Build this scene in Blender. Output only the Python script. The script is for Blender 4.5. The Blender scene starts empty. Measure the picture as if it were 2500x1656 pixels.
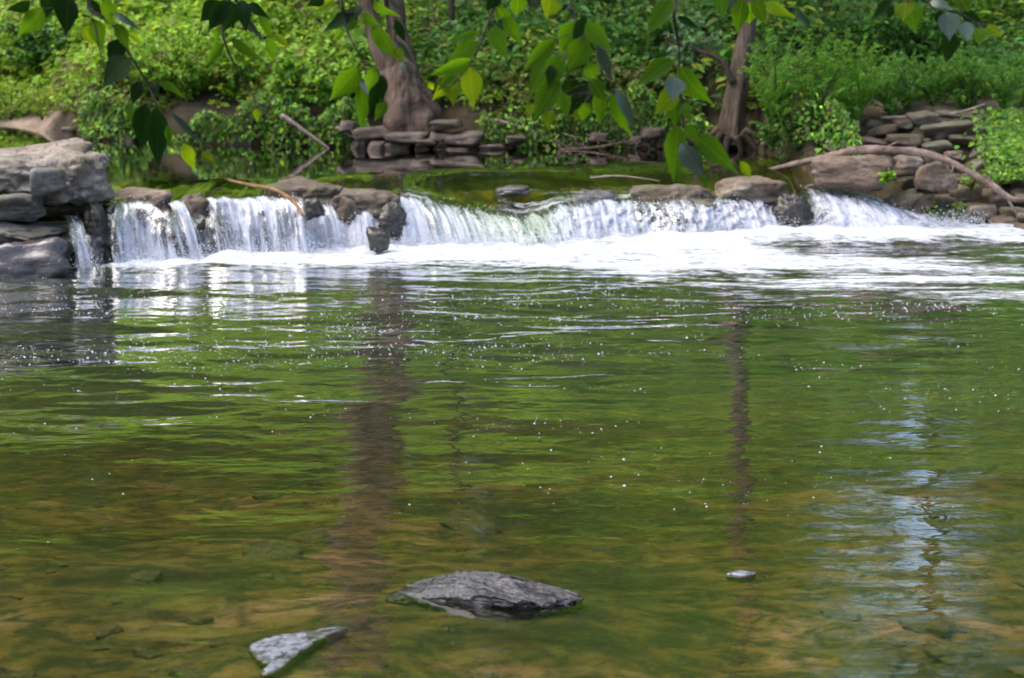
import bpy, math, random
import numpy as np
from mathutils import Vector, Matrix

# ------------------------------------------------------------------ camera / world / light
SC = bpy.context.scene
COL = SC.collection
W_, H_, F_ = 1024.0, 678.0, 1900.0
CAMZ = 2.2
PITCH = math.radians(11.86)
HW = 0.40                                  # level of the upper pool above the lower pool

cam_d = bpy.data.cameras.new('camera')
cam = bpy.data.objects.new('camera', cam_d); COL.objects.link(cam)
cam.location = (0, 0, CAMZ)
cam.rotation_euler = (math.radians(90) - PITCH, 0, 0)
cam_d.sensor_width = 36.0
cam_d.lens = 36.0 * F_ / W_
cam_d.clip_start = 0.05
cam_d.clip_end = 2000
cam_d.dof.use_dof = True
cam_d.dof.focus_distance = 8.5
cam_d.dof.aperture_fstop = 3.4
SC.camera = cam

SUN_EL, SUN_AZ = math.radians(62), math.radians(-95)     # azimuth from +Y, negative = left
wd = bpy.data.worlds.new('World'); SC.world = wd; wd.use_nodes = True
nt = wd.node_tree; nt.nodes.clear()
sky = nt.nodes.new('ShaderNodeTexSky'); sky.sky_type = 'NISHITA'; sky.sun_disc = False
sky.sun_elevation = SUN_EL; sky.sun_rotation = SUN_AZ
sky.air_density = 1.0; sky.dust_density = 4.0; sky.ozone_density = 1.0
bg = nt.nodes.new('ShaderNodeBackground'); bg.inputs['Strength'].default_value = 0.15
wo = nt.nodes.new('ShaderNodeOutputWorld')
nt.links.new(sky.outputs[0], bg.inputs[0]); nt.links.new(bg.outputs[0], wo.inputs[0])
sun_d = bpy.data.lights.new('sun', 'SUN'); sun_d.energy = 1.5; sun_d.angle = math.radians(60)
sun_d.color = (1.0, 0.96, 0.9)
sun = bpy.data.objects.new('sun', sun_d); COL.objects.link(sun)
sdir = Vector((math.sin(SUN_AZ) * math.cos(SUN_EL), math.cos(SUN_AZ) * math.cos(SUN_EL), math.sin(SUN_EL)))
sun.rotation_euler = (-sdir).to_track_quat('-Z', 'Y').to_euler()
SC.view_settings.view_transform = 'Standard'; SC.view_settings.look = 'None'
SC.view_settings.gamma = 1.0; SC.view_settings.use_curve_mapping = False
SC.view_settings.exposure = 1.55
SC.cycles.use_denoising = True
SC.cycles.adaptive_threshold = 0.03
SC.cycles.max_bounces = 6; SC.cycles.diffuse_bounces = 2; SC.cycles.glossy_bounces = 3
SC.cycles.transmission_bounces = 3; SC.cycles.transparent_max_bounces = 16
SC.cycles.caustics_reflective = False; SC.cycles.caustics_refractive = False

# ------------------------------------------------------------------ helpers
RNG = np.random.default_rng(7)
random.seed(7)
SP, CP = math.sin(PITCH), math.cos(PITCH)

def ray(u, v):
    cx = (u - W_ / 2) / F_; cy = (H_ / 2 - v) / F_
    return np.array([cx, CP + cy * SP, -SP + cy * CP])
def P(u, v, z):                                     # where the line of sight meets level z
    d = ray(u, v); t = (z - CAMZ) / d[2]
    return np.array([d[0] * t, d[1] * t, z])
def D(u, v, y):                                     # point at distance y along the line of sight
    d = ray(u, v); t = y / d[1]
    return np.array([d[0] * t, y, CAMZ + d[2] * t])
def uv_of(x, y, z):
    dz = z - CAMZ
    cz = y * CP - dz * SP; cy = y * SP + dz * CP
    return W_ / 2 + F_ * x / cz, H_ / 2 - F_ * cy / cz
def sstep(a, b, x):
    t = np.clip((np.asarray(x, float) - a) / (b - a), 0, 1); return t * t * (3 - 2 * t)
def lerp(a, b, t): return a + (b - a) * t

_N = 64
_TAB = np.random.default_rng(3).random((_N, _N, _N))
def vnoise(p):
    p = np.asarray(p, float)
    i = np.floor(p).astype(int); f = p - i; f = f * f * (3 - 2 * f); i %= _N; j = (i + 1) % _N
    x0, y0, z0 = i[..., 0], i[..., 1], i[..., 2]; x1, y1, z1 = j[..., 0], j[..., 1], j[..., 2]
    fx, fy, fz = f[..., 0], f[..., 1], f[..., 2]
    a = _TAB[x0, y0, z0] * (1 - fx) + _TAB[x1, y0, z0] * fx
    b = _TAB[x0, y1, z0] * (1 - fx) + _TAB[x1, y1, z0] * fx
    c = _TAB[x0, y0, z1] * (1 - fx) + _TAB[x1, y0, z1] * fx
    d = _TAB[x0, y1, z1] * (1 - fx) + _TAB[x1, y1, z1] * fx
    return (a * (1 - fy) + b * fy) * (1 - fz) + (c * (1 - fy) + d * fy) * fz - 0.5
def fbm(p, o=4, g=0.5):
    p = np.asarray(p, float); s = 0; a = 1.0
    for k in range(o):
        s = s + a * vnoise(p * (2.03 ** k) + 11.7 * k); a *= g
    return s
def n2(x, y, s=1.0, o=4, off=0.0):
    x, y = np.broadcast_arrays(np.asarray(x, float), np.asarray(y, float))
    return fbm(np.stack([x * s + off, y * s + off * 1.7, np.full(x.shape, off + 0.37)], -1), o)

def tag(o, label=None, cat=None, group=None, kind=None):
    if label: o['label'] = label
    if cat: o['category'] = cat
    if group: o['group'] = group
    if kind: o['kind'] = kind
    return o
def empty(name, loc=(0, 0, 0)):
    o = bpy.data.objects.new(name, None); o.location = loc; o.empty_display_size = 0.1
    COL.objects.link(o); return o
def link(name, me, parent=None, loc=None):
    o = bpy.data.objects.new(name, me); COL.objects.link(o)
    if loc is not None: o.location = loc
    if parent is not None:
        o.parent = parent
        o.matrix_parent_inverse = Matrix.Translation(parent.location).inverted() if loc is None else Matrix()
    return o
def mesh(name, verts, faces, mat=None, smooth=True, attrs=None, cols=None):
    """verts (n,3); faces: (m,k) int array (k 3 or 4) or list of such arrays"""
    me = bpy.data.meshes.new(name)
    v = np.ascontiguousarray(verts, np.float32)
    fl = faces if isinstance(faces, list) else [faces]
    fl = [np.asarray(f, np.int32) for f in fl if len(f)]
    loops = np.concatenate([f.ravel() for f in fl])
    tot = np.concatenate([np.full(len(f), f.shape[1], np.int32) for f in fl])
    st = np.concatenate([[0], np.cumsum(tot)[:-1]]).astype(np.int32)
    me.vertices.add(len(v)); me.vertices.foreach_set('co', v.ravel())
    me.loops.add(len(loops)); me.loops.foreach_set('vertex_index', loops)
    me.polygons.add(len(tot)); me.polygons.foreach_set('loop_start', st); me.polygons.foreach_set('loop_total', tot)
    me.polygons.foreach_set('use_smooth', np.full(len(tot), bool(smooth)))
    if attrs:
        for k, a in attrs.items():
            at = me.attributes.new(k, 'FLOAT', 'POINT'); at.data.foreach_set('value', np.ascontiguousarray(a, np.float32))
    if cols is not None:
        at = me.attributes.new('col', 'FLOAT_COLOR', 'POINT')
        c = np.ones((len(v), 4), np.float32); c[:, :3] = cols; at.data.foreach_set('color', c.ravel())
    me.update(calc_edges=True); me.validate()
    if mat: me.materials.append(mat)
    return me
def gridfaces(ny, nx):
    i = np.arange(ny * nx).reshape(ny, nx)
    return np.stack([i[:-1, :-1], i[:-1, 1:], i[1:, 1:], i[1:, :-1]], -1).reshape(-1, 4)

# ------------------------------------------------------------------ materials
class NB:
    def __init__(s, name):
        s.m = bpy.data.materials.new(name); s.m.use_nodes = True
        s.t = s.m.node_tree; s.t.nodes.clear(); s.out = s.t.nodes.new('ShaderNodeOutputMaterial')
    def n(s, typ, ins=None, **props):
        nd = s.t.nodes.new('ShaderNode' + typ)
        for k, v in props.items(): setattr(nd, k, v)
        for k, v in (ins or {}).items():
            if isinstance(v, bpy.types.NodeSocket): s.t.links.new(v, nd.inputs[k])
            elif isinstance(v, bpy.types.Node): s.t.links.new(v.outputs[0], nd.inputs[k])
            else: nd.inputs[k].default_value = v
        return nd
    def noise(s, scale, detail=4, rough=0.55, vec=None, dist=0.0):
        d = {'Scale': scale, 'Detail': detail, 'Roughness': rough, 'Distortion': dist}
        if vec is not None: d['Vector'] = vec
        return s.n('TexNoise', d)
    def ramp(s, fac, stops, interp='LINEAR'):
        nd = s.n('ValToRGB', {'Fac': fac}); cr = nd.color_ramp; cr.interpolation = interp
        while len(cr.elements) < len(stops): cr.elements.new(0.5)
        for e, (p, c) in zip(cr.elements, stops):
            e.position = p; e.color = (c[0], c[1], c[2], 1) if not np.isscalar(c) else (c, c, c, 1)
        return nd
    def mixc(s, fac, a, b, mode='MIX'):
        nd = s.t.nodes.new('ShaderNodeMix'); nd.data_type = 'RGBA'; nd.blend_type = mode
        for k, v in ((0, fac), (6, a), (7, b)):
            if isinstance(v, bpy.types.NodeSocket): s.t.links.new(v, nd.inputs[k])
            elif isinstance(v, bpy.types.Node): s.t.links.new(v.outputs[0], nd.inputs[k])
            elif k == 0: nd.inputs[k].default_value = v
            else: nd.inputs[k].default_value = (v[0], v[1], v[2], 1)
        return nd.outputs[2]
    def math(s, op, a, b=0.0, c=None, clamp=False):
        d = {0: a, 1: b}
        if c is not None: d[2] = c
        nd = s.n('Math', d, operation=op); nd.use_clamp = clamp; return nd
    def attr(s, name): return s.n('Attribute', attribute_name=name)
    def mixs(s, fac, a, b): return s.n('MixShader', {0: fac, 1: a, 2: b})
    def done(s, surf, vol=None):
        s.t.links.new(surf.outputs[0], s.out.inputs['Surface'])
        if vol: s.t.links.new(vol.outputs[0], s.out.inputs['Volume'])
        return s.m
def C4(c): return (c[0], c[1], c[2], 1)

def rock_mat(name, a, b, c, rough=0.8, scale=6.0, moss=0.0, mosscol=(0.06, 0.08, 0.012), strata=0.0, bump=0.5, spec=0.35, algae=False, cracks=0.4):
    k = NB(name); pos = k.n('NewGeometry').outputs['Position']
    n1 = k.noise(scale, 6, 0.62, pos); n2_ = k.noise(scale * 4.3, 5, 0.6, pos); n3 = k.noise(scale * 0.45, 3, 0.5, pos)
    col = k.ramp(n1.outputs[0], [(0.30, a), (0.52, b), (0.72, c)])
    col = k.mixc(k.ramp(n2_.outputs[0], [(0.38, 0.0), (0.66, 0.8)]), col, tuple(x * 0.45 for x in b))
    col = k.mixc(k.ramp(n3.outputs[0], [(0.42, 0.0), (0.62, 0.55)]), col, (a[0] * 1.1, a[1] * 0.9, a[2] * 0.75))
    h = k.math('ADD', k.math('MULTIPLY', n1.outputs[0], 0.8), k.math('MULTIPLY', n2_.outputs[0], 0.35))
    if strata:
        mp = k.n('Mapping', {'Vector': pos, 'Rotation': (0.12, 0.22, 0), 'Scale': (1.2, 1.2, 14)})
        ns = k.noise(2.2, 5, 0.6, mp)
        col = k.mixc(k.ramp(ns.outputs[0], [(0.36, 0.75 * strata), (0.5, 0.0)]), col, tuple(x * 0.3 for x in b))
        h = k.math('ADD', h, k.math('MULTIPLY', ns.outputs[0], 1.3 * strata))
    if cracks:
        wv_ = k.n('VectorMath', {0: pos, 1: k.n('VectorMath', {0: k.noise(3.0, 4, 0.6, pos).outputs['Color'], 3: 0.9}, operation='SCALE').outputs[0]}, operation='ADD')
        vo = k.n('TexVoronoi', {'Vector': wv_.outputs[0], 'Scale': 2.6}, feature='DISTANCE_TO_EDGE')
        ck = k.ramp(vo.outputs['Distance'], [(0.0, 1.0), (0.016, 0.0)])
        col = k.mixc(k.math('MULTIPLY', ck, cracks), col, tuple(x * 0.18 for x in b))
        h = k.math('SUBTRACT', h, k.math('MULTIPLY', ck, 0.5))
    if moss:
        nz = k.n('SeparateXYZ', {0: k.n('NewGeometry').outputs['Normal']}).outputs[2]
        mf = k.math('MULTIPLY', k.ramp(k.noise(scale * 0.8, 5, 0.65, pos).outputs[0], [(0.5 - 0.12 * moss, 0), (0.62, 1)]).outputs[0],
                    k.ramp(nz, [(0.05, 0.25), (0.5, 1)]).outputs[0])
        col = k.mixc(k.math('MULTIPLY', mf, min(1, moss), clamp=True), col, mosscol)
    if algae:
        zz_ = k.n('SeparateXYZ', {0: pos}).outputs[2]
        col = k.mixc(k.ramp(k.math('ADD', k.math('MULTIPLY', zz_, 18.0), 0.5), [(0.30, 1.0), (0.48, 0.0)]), col, (0.022, 0.02, 0.008))
    bp = k.n('Bump', {'Strength': bump, 'Distance': 0.02, 'Height': h})
    return k.done(k.n('BsdfPrincipled', {'Base Color': col, 'Roughness': rough, 'Normal': bp, 'Specular IOR Level': spec}))

M = {}
M['pale_rock'] = rock_mat('pale_rock', (0.12, 0.097, 0.08), (0.28, 0.245, 0.215), (0.44, 0.41, 0.38), 0.85, 5, 0.35, bump=1.0, cracks=0.6, strata=0.35)
M['grey_rock'] = rock_mat('grey_rock', (0.06, 0.055, 0.05), (0.14, 0.13, 0.128), (0.22, 0.205, 0.19), 0.75, 6, 0.6, strata=0.5)
M['wet_rock'] = rock_mat('wet_rock', (0.035, 0.028, 0.025), (0.10, 0.09, 0.095), (0.22, 0.19, 0.17), 0.28, 6, 0.0, strata=0.4, spec=0.6)
M['dark_rock'] = rock_mat('dark_rock', (0.010, 0.008, 0.007), (0.032, 0.027, 0.023), (0.085, 0.070, 0.056), 0.35, 7, 0.25, strata=0.8, spec=0.55, bump=0.8)
M['brown_rock'] = rock_mat('brown_rock', (0.05, 0.035, 0.025), (0.12, 0.09, 0.068), (0.20, 0.16, 0.13), 0.7, 6, 0.35, strata=0.3)
M['tan_rock'] = rock_mat('tan_rock', (0.085, 0.062, 0.046), (0.18, 0.138, 0.106), (0.28, 0.235, 0.195), 0.75, 6, 0.15, strata=0.4)
M['bank_stone'] = rock_mat('bank_stone', (0.04, 0.029, 0.023), (0.105, 0.078, 0.062), (0.18, 0.142, 0.117), 0.8, 7, 0.1)
M['wall_stone'] = rock_mat('wall_stone', (0.06, 0.05, 0.038), (0.17, 0.142, 0.112), (0.30, 0.26, 0.215), 0.85, 7, 0.5)
M['fore_rock'] = rock_mat('fore_rock', (0.005, 0.005, 0.005), (0.04, 0.037, 0.037), (0.14, 0.128, 0.118), 0.4, 14, 0.0, strata=0.9, bump=0.9, spec=0.6, algae=True, cracks=0)
M['bed_stone'] = rock_mat('bed_stone', (0.03, 0.028, 0.007), (0.07, 0.055, 0.014), (0.11, 0.08, 0.025), 0.8, 9, 0.8, (0.07, 0.075, 0.014))
M['bed_stone_brown'] = rock_mat('bed_stone_brown', (0.04, 0.028, 0.012), (0.09, 0.06, 0.025), (0.15, 0.10, 0.055), 0.8, 9, 0.7, (0.08, 0.08, 0.018))

def bark_mat(name, a, b, c, scale=(18, 18, 3)):
    k = NB(name); pos = k.n('NewGeometry').outputs['Position']
    mp = k.n('Mapping', {'Vector': pos, 'Scale': scale})
    n1 = k.noise(1.0, 6, 0.65, mp); n_ = k.noise(5.0, 3, 0.5, pos)
    col = k.ramp(n1.outputs[0], [(0.3, a), (0.5, b), (0.7, c)])
    col = k.mixc(k.ramp(n_.outputs[0], [(0.45, 0.0), (0.7, 0.6)]), col, c)
    bp = k.n('Bump', {'Strength': 1.0, 'Distance': 0.05, 'Height': n1.outputs[0]})
    return k.done(k.n('BsdfPrincipled', {'Base Color': col, 'Roughness': 0.9, 'Normal': bp, 'Specular IOR Level': 0.2}))
M['bark'] = bark_mat('bark', (0.022, 0.015, 0.010), (0.082, 0.055, 0.040), (0.165, 0.118, 0.09))
M['bark_light'] = bark_mat('bark_light', (0.025, 0.018, 0.012), (0.08, 0.058, 0.040), (0.14, 0.108, 0.08), (22, 22, 3))
M['bark_dark'] = bark_mat('bark_dark', (0.02, 0.015, 0.012), (0.045, 0.034, 0.026), (0.08, 0.06, 0.045))
M['driftwood'] = bark_mat('driftwood', (0.12, 0.08, 0.065), (0.23, 0.165, 0.14), (0.34, 0.26, 0.22), (9, 9, 9))
M['bark_branch'] = bark_mat('bark_branch', (0.07, 0.045, 0.038), (0.15, 0.105, 0.09), (0.24, 0.18, 0.155), (9, 9, 9))
M['orange_wood'] = bark_mat('orange_wood', (0.07, 0.035, 0.018), (0.16, 0.085, 0.045), (0.24, 0.15, 0.095), (9, 9, 9))
M['twig'] = bark_mat('twig', (0.015, 0.012, 0.008), (0.05, 0.04, 0.028), (0.12, 0.10, 0.08), (60, 60, 60))

def leaf_mat(name, attr=True, base=None, trans=0.35, rough=0.45, spec=0.35, tboost=(1.5, 1.35, 0.6), gradient=False):
    k = NB(name)
    if attr: col = k.attr('col').outputs['Color']
    else:
        oi = k.n('ObjectInfo'); tc = k.n('TexCoord').outputs['Object']
        col = k.ramp(oi.outputs['Random'], [(0.0, tuple(x * 0.7 for x in base)), (1.0, tuple(x * 1.25 for x in base))]).outputs[0]
        sx = k.n('SeparateXYZ', {0: tc})
        ax = k.math('ABSOLUTE', sx.outputs[0])
        vein = k.math('ADD', sx.outputs[1], k.math('MULTIPLY', ax, -0.9))
        vw = k.math('ABSOLUTE', k.math('SUBTRACT', k.math('FRACT', k.math('MULTIPLY', vein, 6.5)), 0.5))
        v2 = k.ramp(vw, [(0.0, 0.45), (0.12, 0.0)])
        rib = k.ramp(ax, [(0.0, 0.7), (0.035, 0.0)])
        lines = k.math('MAXIMUM', v2, rib)
        col = k.mixc(lines, col, tuple(min(1, x * 1.7 + 0.012) for x in base))
        blot = k.noise(7.0, 4, 0.6, tc)
        col = k.mixc(k.ramp(blot.outputs[0], [(0.55, 0.0), (0.75, 0.4)]), col, (base[0] * 1.3, base[1] * 0.8, base[2] * 0.5))
    p = k.n('BsdfPrincipled', {'Base Color': col, 'Roughness': rough, 'Specular IOR Level': spec})
    tcol = k.mixc(1.0, col, tboost, 'MULTIPLY')
    t = k.n('BsdfTranslucent', {'Color': tcol})
    return k.done(k.mixs(trans, p, t))
M['foliage'] = leaf_mat('foliage', True, trans=0.5)
M['leaf_green'] = leaf_mat('leaf_green', False, (0.042, 0.102, 0.008), 0.66, 0.6, 0.05, (2.4, 2.1, 0.4))
M['leaf_young'] = leaf_mat('leaf_young', False, (0.10, 0.165, 0.009), 0.66, 0.6, 0.05, (2.2, 1.9, 0.4))
M['leaf_shaded'] = leaf_mat('leaf_shaded', False, (0.006, 0.022, 0.003), 0.35, 0.6, 0.10, (1.4, 1.6, 0.5))  # shade from overlap and facing put into a darker leaf colour
M['leaf_sky_sheen'] = leaf_mat('leaf_sky_sheen', False, (0.055, 0.085, 0.062), 0.2, 0.4, 0.4, (0.6, 0.8, 0.4))  # sky sheen on the upper face put into a paler leaf colour

def soil_mat():
    k = NB('bank_soil'); pos = k.n('NewGeometry').outputs['Position']
    n1 = k.noise(3.0, 6, 0.6, pos); n_ = k.noise(26, 5, 0.65, pos)
    col = k.ramp(n1.outputs[0], [(0.3, (0.016, 0.012, 0.007)), (0.5, (0.04, 0.031, 0.018)), (0.72, (0.075, 0.06, 0.036))])
    col = k.mixc(k.ramp(n_.outputs[0], [(0.4, 0.0), (0.7, 0.6)]), col, (0.07, 0.056, 0.034))
    sand = k.attr('sand')
    scol = k.ramp(n_.outputs[0], [(0.3, (0.20, 0.145, 0.11)), (0.6, (0.32, 0.25, 0.20)), (0.8, (0.38, 0.31, 0.26))])
    col = k.mixc(sand.outputs['Fac'], col, scol)
    bed = k.attr('bed')
    mpb = k.n('Mapping', {'Vector': pos, 'Rotation': (0, 0, 0.35), 'Scale': (0.8, 1.5, 1)}); nb = k.noise(1.5, 6, 0.62, mpb, 0.6); nc = k.noise(8, 6, 0.68, mpb, 0.5)
    bc = k.ramp(nb.outputs[0], [(0.34, (0.022, 0.022, 0.006)), (0.46, (0.105, 0.084, 0.018)), (0.57, (0.16, 0.110, 0.028)), (0.70, (0.29, 0.18, 0.10))])
    bc = k.mixc(k.ramp(nc.outputs[0], [(0.42, 0.0), (0.58, 0.9)]), bc, (0.022, 0.028, 0.008))
    col = k.mixc(bed.outputs['Fac'], col, bc)
    bp = k.n('Bump', {'Strength': 0.7, 'Distance': 0.03, 'Height': k.math('ADD', n_.outputs[0], nc.outputs[0])})
    return k.done(k.n('BsdfPrincipled', {'Base Color': col, 'Roughness': 0.95, 'Normal': bp, 'Specular IOR Level': 0.15}))
M['soil'] = soil_mat()

def pool_mat(name, tint, murk, murkf, bumpsc, bstr, foam=True, vol=None):
    k = NB(name); pos = k.n('NewGeometry').outputs['Position']
    mp = k.n('Mapping', {'Vector': pos, 'Scale': (0.55, 1.25, 1)})
    nb = k.noise(bumpsc, 3, 0.55, mp, 0.4)
    nf = k.noise(bumpsc * 3.2, 2, 0.5, mp, 0.2)
    ch = k.attr('chop')
    hh = k.math('ADD', nb.outputs[0], k.math('MULTIPLY', nf.outputs[0], k.math('MULTIPLY', ch.outputs['Fac'], 0.5)))
    bp = k.n('Bump', {'Strength': k.math('MULTIPLY', k.math('ADD', ch.outputs['Fac'], 0.42), bstr), 'Distance': 0.02, 'Height': hh})
    fr = k.math('MULTIPLY', k.n('Fresnel', {'IOR': 1.36, 'Normal': bp}), 2.3, clamp=True)
    gl = k.n('BsdfGlossy', {'Color': (1, 1, 1, 1), 'Roughness': 0.03, 'Normal': bp})
    tr = k.n('BsdfTransparent', {'Color': C4(tint)})
    df = k.n('BsdfDiffuse', {'Color': C4(murk), 'Normal': bp})
    mk = k.math('MULTIPLY', k.attr('murk').outputs['Fac'], murkf)
    sh = k.mixs(mk, tr, df)
    sh = k.mixs(fr, sh, gl)
    if foam:
        fa = k.attr('foam').outputs['Fac']
        m2 = k.n('Mapping', {'Vector': pos, 'Scale': (1.8, 9.0, 3), 'Rotation': (0, 0, -0.10)})
        n1 = k.noise(1.6, 8, 0.68, m2, 0.6)
        m3 = k.n('Mapping', {'Vector': pos, 'Scale': (14, 34, 14)})
        n_ = k.noise(1.0, 5, 0.6, m3)
        nn = k.math('ADD', k.math('MULTIPLY', n1.outputs[0], 0.65), k.math('MULTIPLY', n_.outputs[0], 0.35))
        nm_ = k.n('MapRange', {0: nn.outputs[0], 1: 0.36, 2: 0.64})
        f = k.math('MULTIPLY', k.math('SUBTRACT', k.math('ADD', fa, nm_), 1.0), 1.7, clamp=True)
        b2 = k.n('Bump', {'Strength': 1.0, 'Distance': 0.06, 'Height': nn})
        fd = k.n('BsdfDiffuse', {'Color': (0.50, 0.525, 0.565, 1), 'Normal': b2})
        sh = k.mixs(f, sh, fd)
    v = k.n('VolumeAbsorption', {'Color': C4(vol[0]), 'Density': vol[1]}) if vol else None
    return k.done(sh, v)
M['lower_water'] = pool_mat('lower_water', (0.95, 0.96, 0.90), (0.046, 0.056, 0.032), 0.45, 7.0, 0.30, True, ((0.80, 0.72, 0.34), 0.9))
M['upper_water'] = pool_mat('upper_water', (0.80, 0.86, 0.45), (0.05, 0.07, 0.016), 0.3, 5.0, 0.10, True)

def fall_mat():
    k = NB('falling_water'); uv = k.n('UVMap', uv_map='flow').outputs[0]
    cov = k.attr('cover').outputs['Fac']; grn = k.attr('glassy').outputs['Fac']
    m1 = k.n('Mapping', {'Vector': uv, 'Scale': (4.2, 0.5, 1)}); a = k.noise(1.0, 7, 0.62, m1, 0.9)
    m2 = k.n('Mapping', {'Vector': uv, 'Scale': (22, 1.6, 1)}); b = k.noise(1.0, 6, 0.7, m2, 0.5)
    m3 = k.n('Mapping', {'Vector': uv, 'Scale': (26, 13, 1)}); c = k.noise(1.0, 5, 0.65, m3, 0.3)
    m4 = k.n('Mapping', {'Vector': uv, 'Scale': (5, 2.6, 1), 'Rotation': (0, 0, 0.35)}); d = k.noise(1.0, 7, 0.7, m4, 0.8)
    s0 = k.math('ADD', k.math('MULTIPLY', a.outputs[0], 0.55), k.math('ADD', k.math('MULTIPLY', b.outputs[0], 0.33), k.math('MULTIPLY', c.outputs[0], 0.12)))
    s1 = k.math('ADD', k.math('MULTIPLY', d.outputs[0], 0.55), k.math('ADD', k.math('MULTIPLY', a.outputs[0], 0.2), k.math('MULTIPLY', c.outputs[0], 0.25)))
    cl = k.math('MULTIPLY', k.attr('clump').outputs['Fac'], 0.75)
    s = k.math('ADD', k.math('MULTIPLY', s0, k.math('SUBTRACT', 1.0, cl)), k.math('MULTIPLY', s1, cl))
    sn = k.n('MapRange', {0: s.outputs[0], 1: 0.34, 2: 0.66})
    w = k.math('MULTIPLY', k.math('SUBTRACT', k.math('ADD', sn, cov), 1.0), 2.8, clamp=True)
    bp = k.n('Bump', {'Strength': 0.9, 'Distance': 0.03, 'Height': s})
    col = k.mixc(grn, (0.48, 0.505, 0.59), (0.28, 0.35, 0.26))
    white = k.mixs(0.25, k.n('BsdfDiffuse', {'Color': col, 'Normal': bp}), k.n('BsdfTranslucent', {'Color': col}))
    fr = k.n('Fresnel', {'IOR': 1.333, 'Normal': bp})
    film = k.mixs(fr, k.n('BsdfTransparent', {'Color': (0.9, 0.93, 0.86, 1)}), k.n('BsdfGlossy', {'Roughness': 0.12, 'Normal': bp}))
    clear = k.n('BsdfTransparent', {'Color': (1, 1, 1, 1)})
    wet = k.math('MULTIPLY', cov, 6.0, clamp=True)
    sh = k.mixs(wet, clear, film)
    return k.done(k.mixs(w, sh, white))
M['fall'] = fall_mat()
k = NB('foam_white'); M['foam'] = k.done(k.mixs(0.3, k.n('BsdfDiffuse', {'Color': (0.66, 0.69, 0.75, 1)}), k.n('BsdfTranslucent', {'Color': (0.6, 0.63, 0.7, 1)})))
k = NB('bubble'); M['bubble'] = k.done(k.n('BsdfPrincipled', {'Base Color': (0.42, 0.45, 0.47, 1), 'Roughness': 0.15, 'Specular IOR Level': 0.7}))

# ------------------------------------------------------------------ falls layout (crest u,v  ->  base u,v, depth behind base, cover top/bottom, glassy)
FALL = [
 # uc,  vc,  ub,  vb,   dy,  ct,   cb,  gl
 (-60, 214, -40, 276, .25, 0.0, 0.0, 0),
 (64,  216,  80, 270, .25, 0.0, 0.0, 0),
 (68,  216,  83, 270, .22, 0.55, 0.9, 0),
 (76,  215,  92, 269, .22, 0.55, 0.9, 0),
 (80,  214,  97, 268, .22, 0.0, 0.10, 0),
 (104, 204, 114, 265, .22, 0.0, 0.0, 0),
 (112, 202, 119, 264, .24, 0.12, 0.40, 0),
 (122, 201, 130, 263, .24, 0.18, 0.78, 0),
 (150, 199, 160, 262, .24, 0.14, 0.82, 0),
 (166, 200, 190, 261, .22, 0.16, 0.45, 0),
 (169, 200, 193, 260, .20, 0.85, 0.92, 0),
 (180, 200, 204, 259, .20, 0.85, 0.92, 0),
 (183, 200, 207, 258, .20, 0.0, 0.15, 0),
 (198, 199, 213, 257, .20, 0.0, 0.20, 0),
 (204, 198, 219, 257, .20, 0.62, 0.62, 0),
 (216, 197, 231, 257, .20, 0.45, 0.40, 0),
 (222, 197, 237, 256, .20, 0.72, 0.72, 0),
 (262, 196, 275, 255, .20, 0.70, 0.76, 0),
 (300, 197, 312, 254, .20, 0.72, 0.80, 0),
 (312, 201, 324, 252, .22, 0.80, 0.95, 0),
 (340, 203, 352, 251, .24, 0.82, 0.98, 0),
 (372, 205, 380, 250, .24, 0.85, 1.00, 0),
 (384, 204, 392, 249, .26, 0.75, 0.95, 0),
 (398, 197, 412, 248, .30, 0.70, 0.95, 0),
 (408, 194, 430, 248, .34, 0.85, 0.98, 0.1),
 (430, 199, 450, 247, .38, 0.52, 0.95, 0.3),
 (458, 204, 478, 247, .40, 0.48, 0.92, 0.45),
 (490, 209, 510, 247, .40, 0.66, 0.86, 0.75),
 (515, 212, 538, 247, .40, 0.70, 0.80, 0.95),
 (538, 211, 556, 246, .40, 0.66, 0.80, 0.85),
 (546, 207, 564, 245, .36, 0.80, 0.92, 0.45),
 (570, 201, 584, 243, .34, 0.74, 0.92, 0.1),
 (600, 198, 612, 240, .32, 0.74, 0.92, 0),
 (640, 198, 651, 237, .30, 0.66, 0.84, 0.1),
 (647, 199, 657, 237, .30, 0.38, 0.45, 0.1),
 (653, 198, 663, 236, .30, 0.55, 0.62, 0),
 (690, 197, 702, 235, .28, 0.54, 0.76, 0),
 (730, 195, 744, 232, .28, 0.56, 0.80, 0),
 (764, 194, 784, 230, .28, 0.66, 0.86, 0),
 (772, 195, 796, 229, .28, 0.35, 0.70, 0),
 (778, 196, 806, 229, .28, 0.0, 0.12, 0),
 (798, 192, 812, 230, .32, 0.0, 0.15, 0),
 (804, 188, 822, 230, .45, 0.50, 0.80, 0),
 (822, 184, 862, 230, .55, 0.52, 0.86, 0),
 (842, 186, 900, 229, .52, 0.50, 0.88, 0),
 (864, 194, 930, 228, .40, 0.60, 1.0, 0),
 (890, 207, 952, 227, .25, 0.60, 0.95, 0),
 (915, 218, 968, 226, .12, 0.55, 0.85, 0),
 (940, 224, 985, 226, .06, 0.2, 0.4, 0),
]
FA = np.array(FALL, float)
_us = np.concatenate([np.linspace(-60, 60, 20), np.linspace(60, 940, 1000)[1:]])
fi = [np.interp(_us, FA[:, 0], FA[:, j]) for j in range(8)]
jag = n2(_us * 0.075, _us * 0, 1, 4, 5.0) * sstep(60, 110, _us)
fb = np.array([P(a, b, 0.0) for a, b in zip(fi[2], fi[3])])
fb[:, 1] += 0.12 * n2(_us * 0.035, _us * 0, 1, 4, 9.0)
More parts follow.
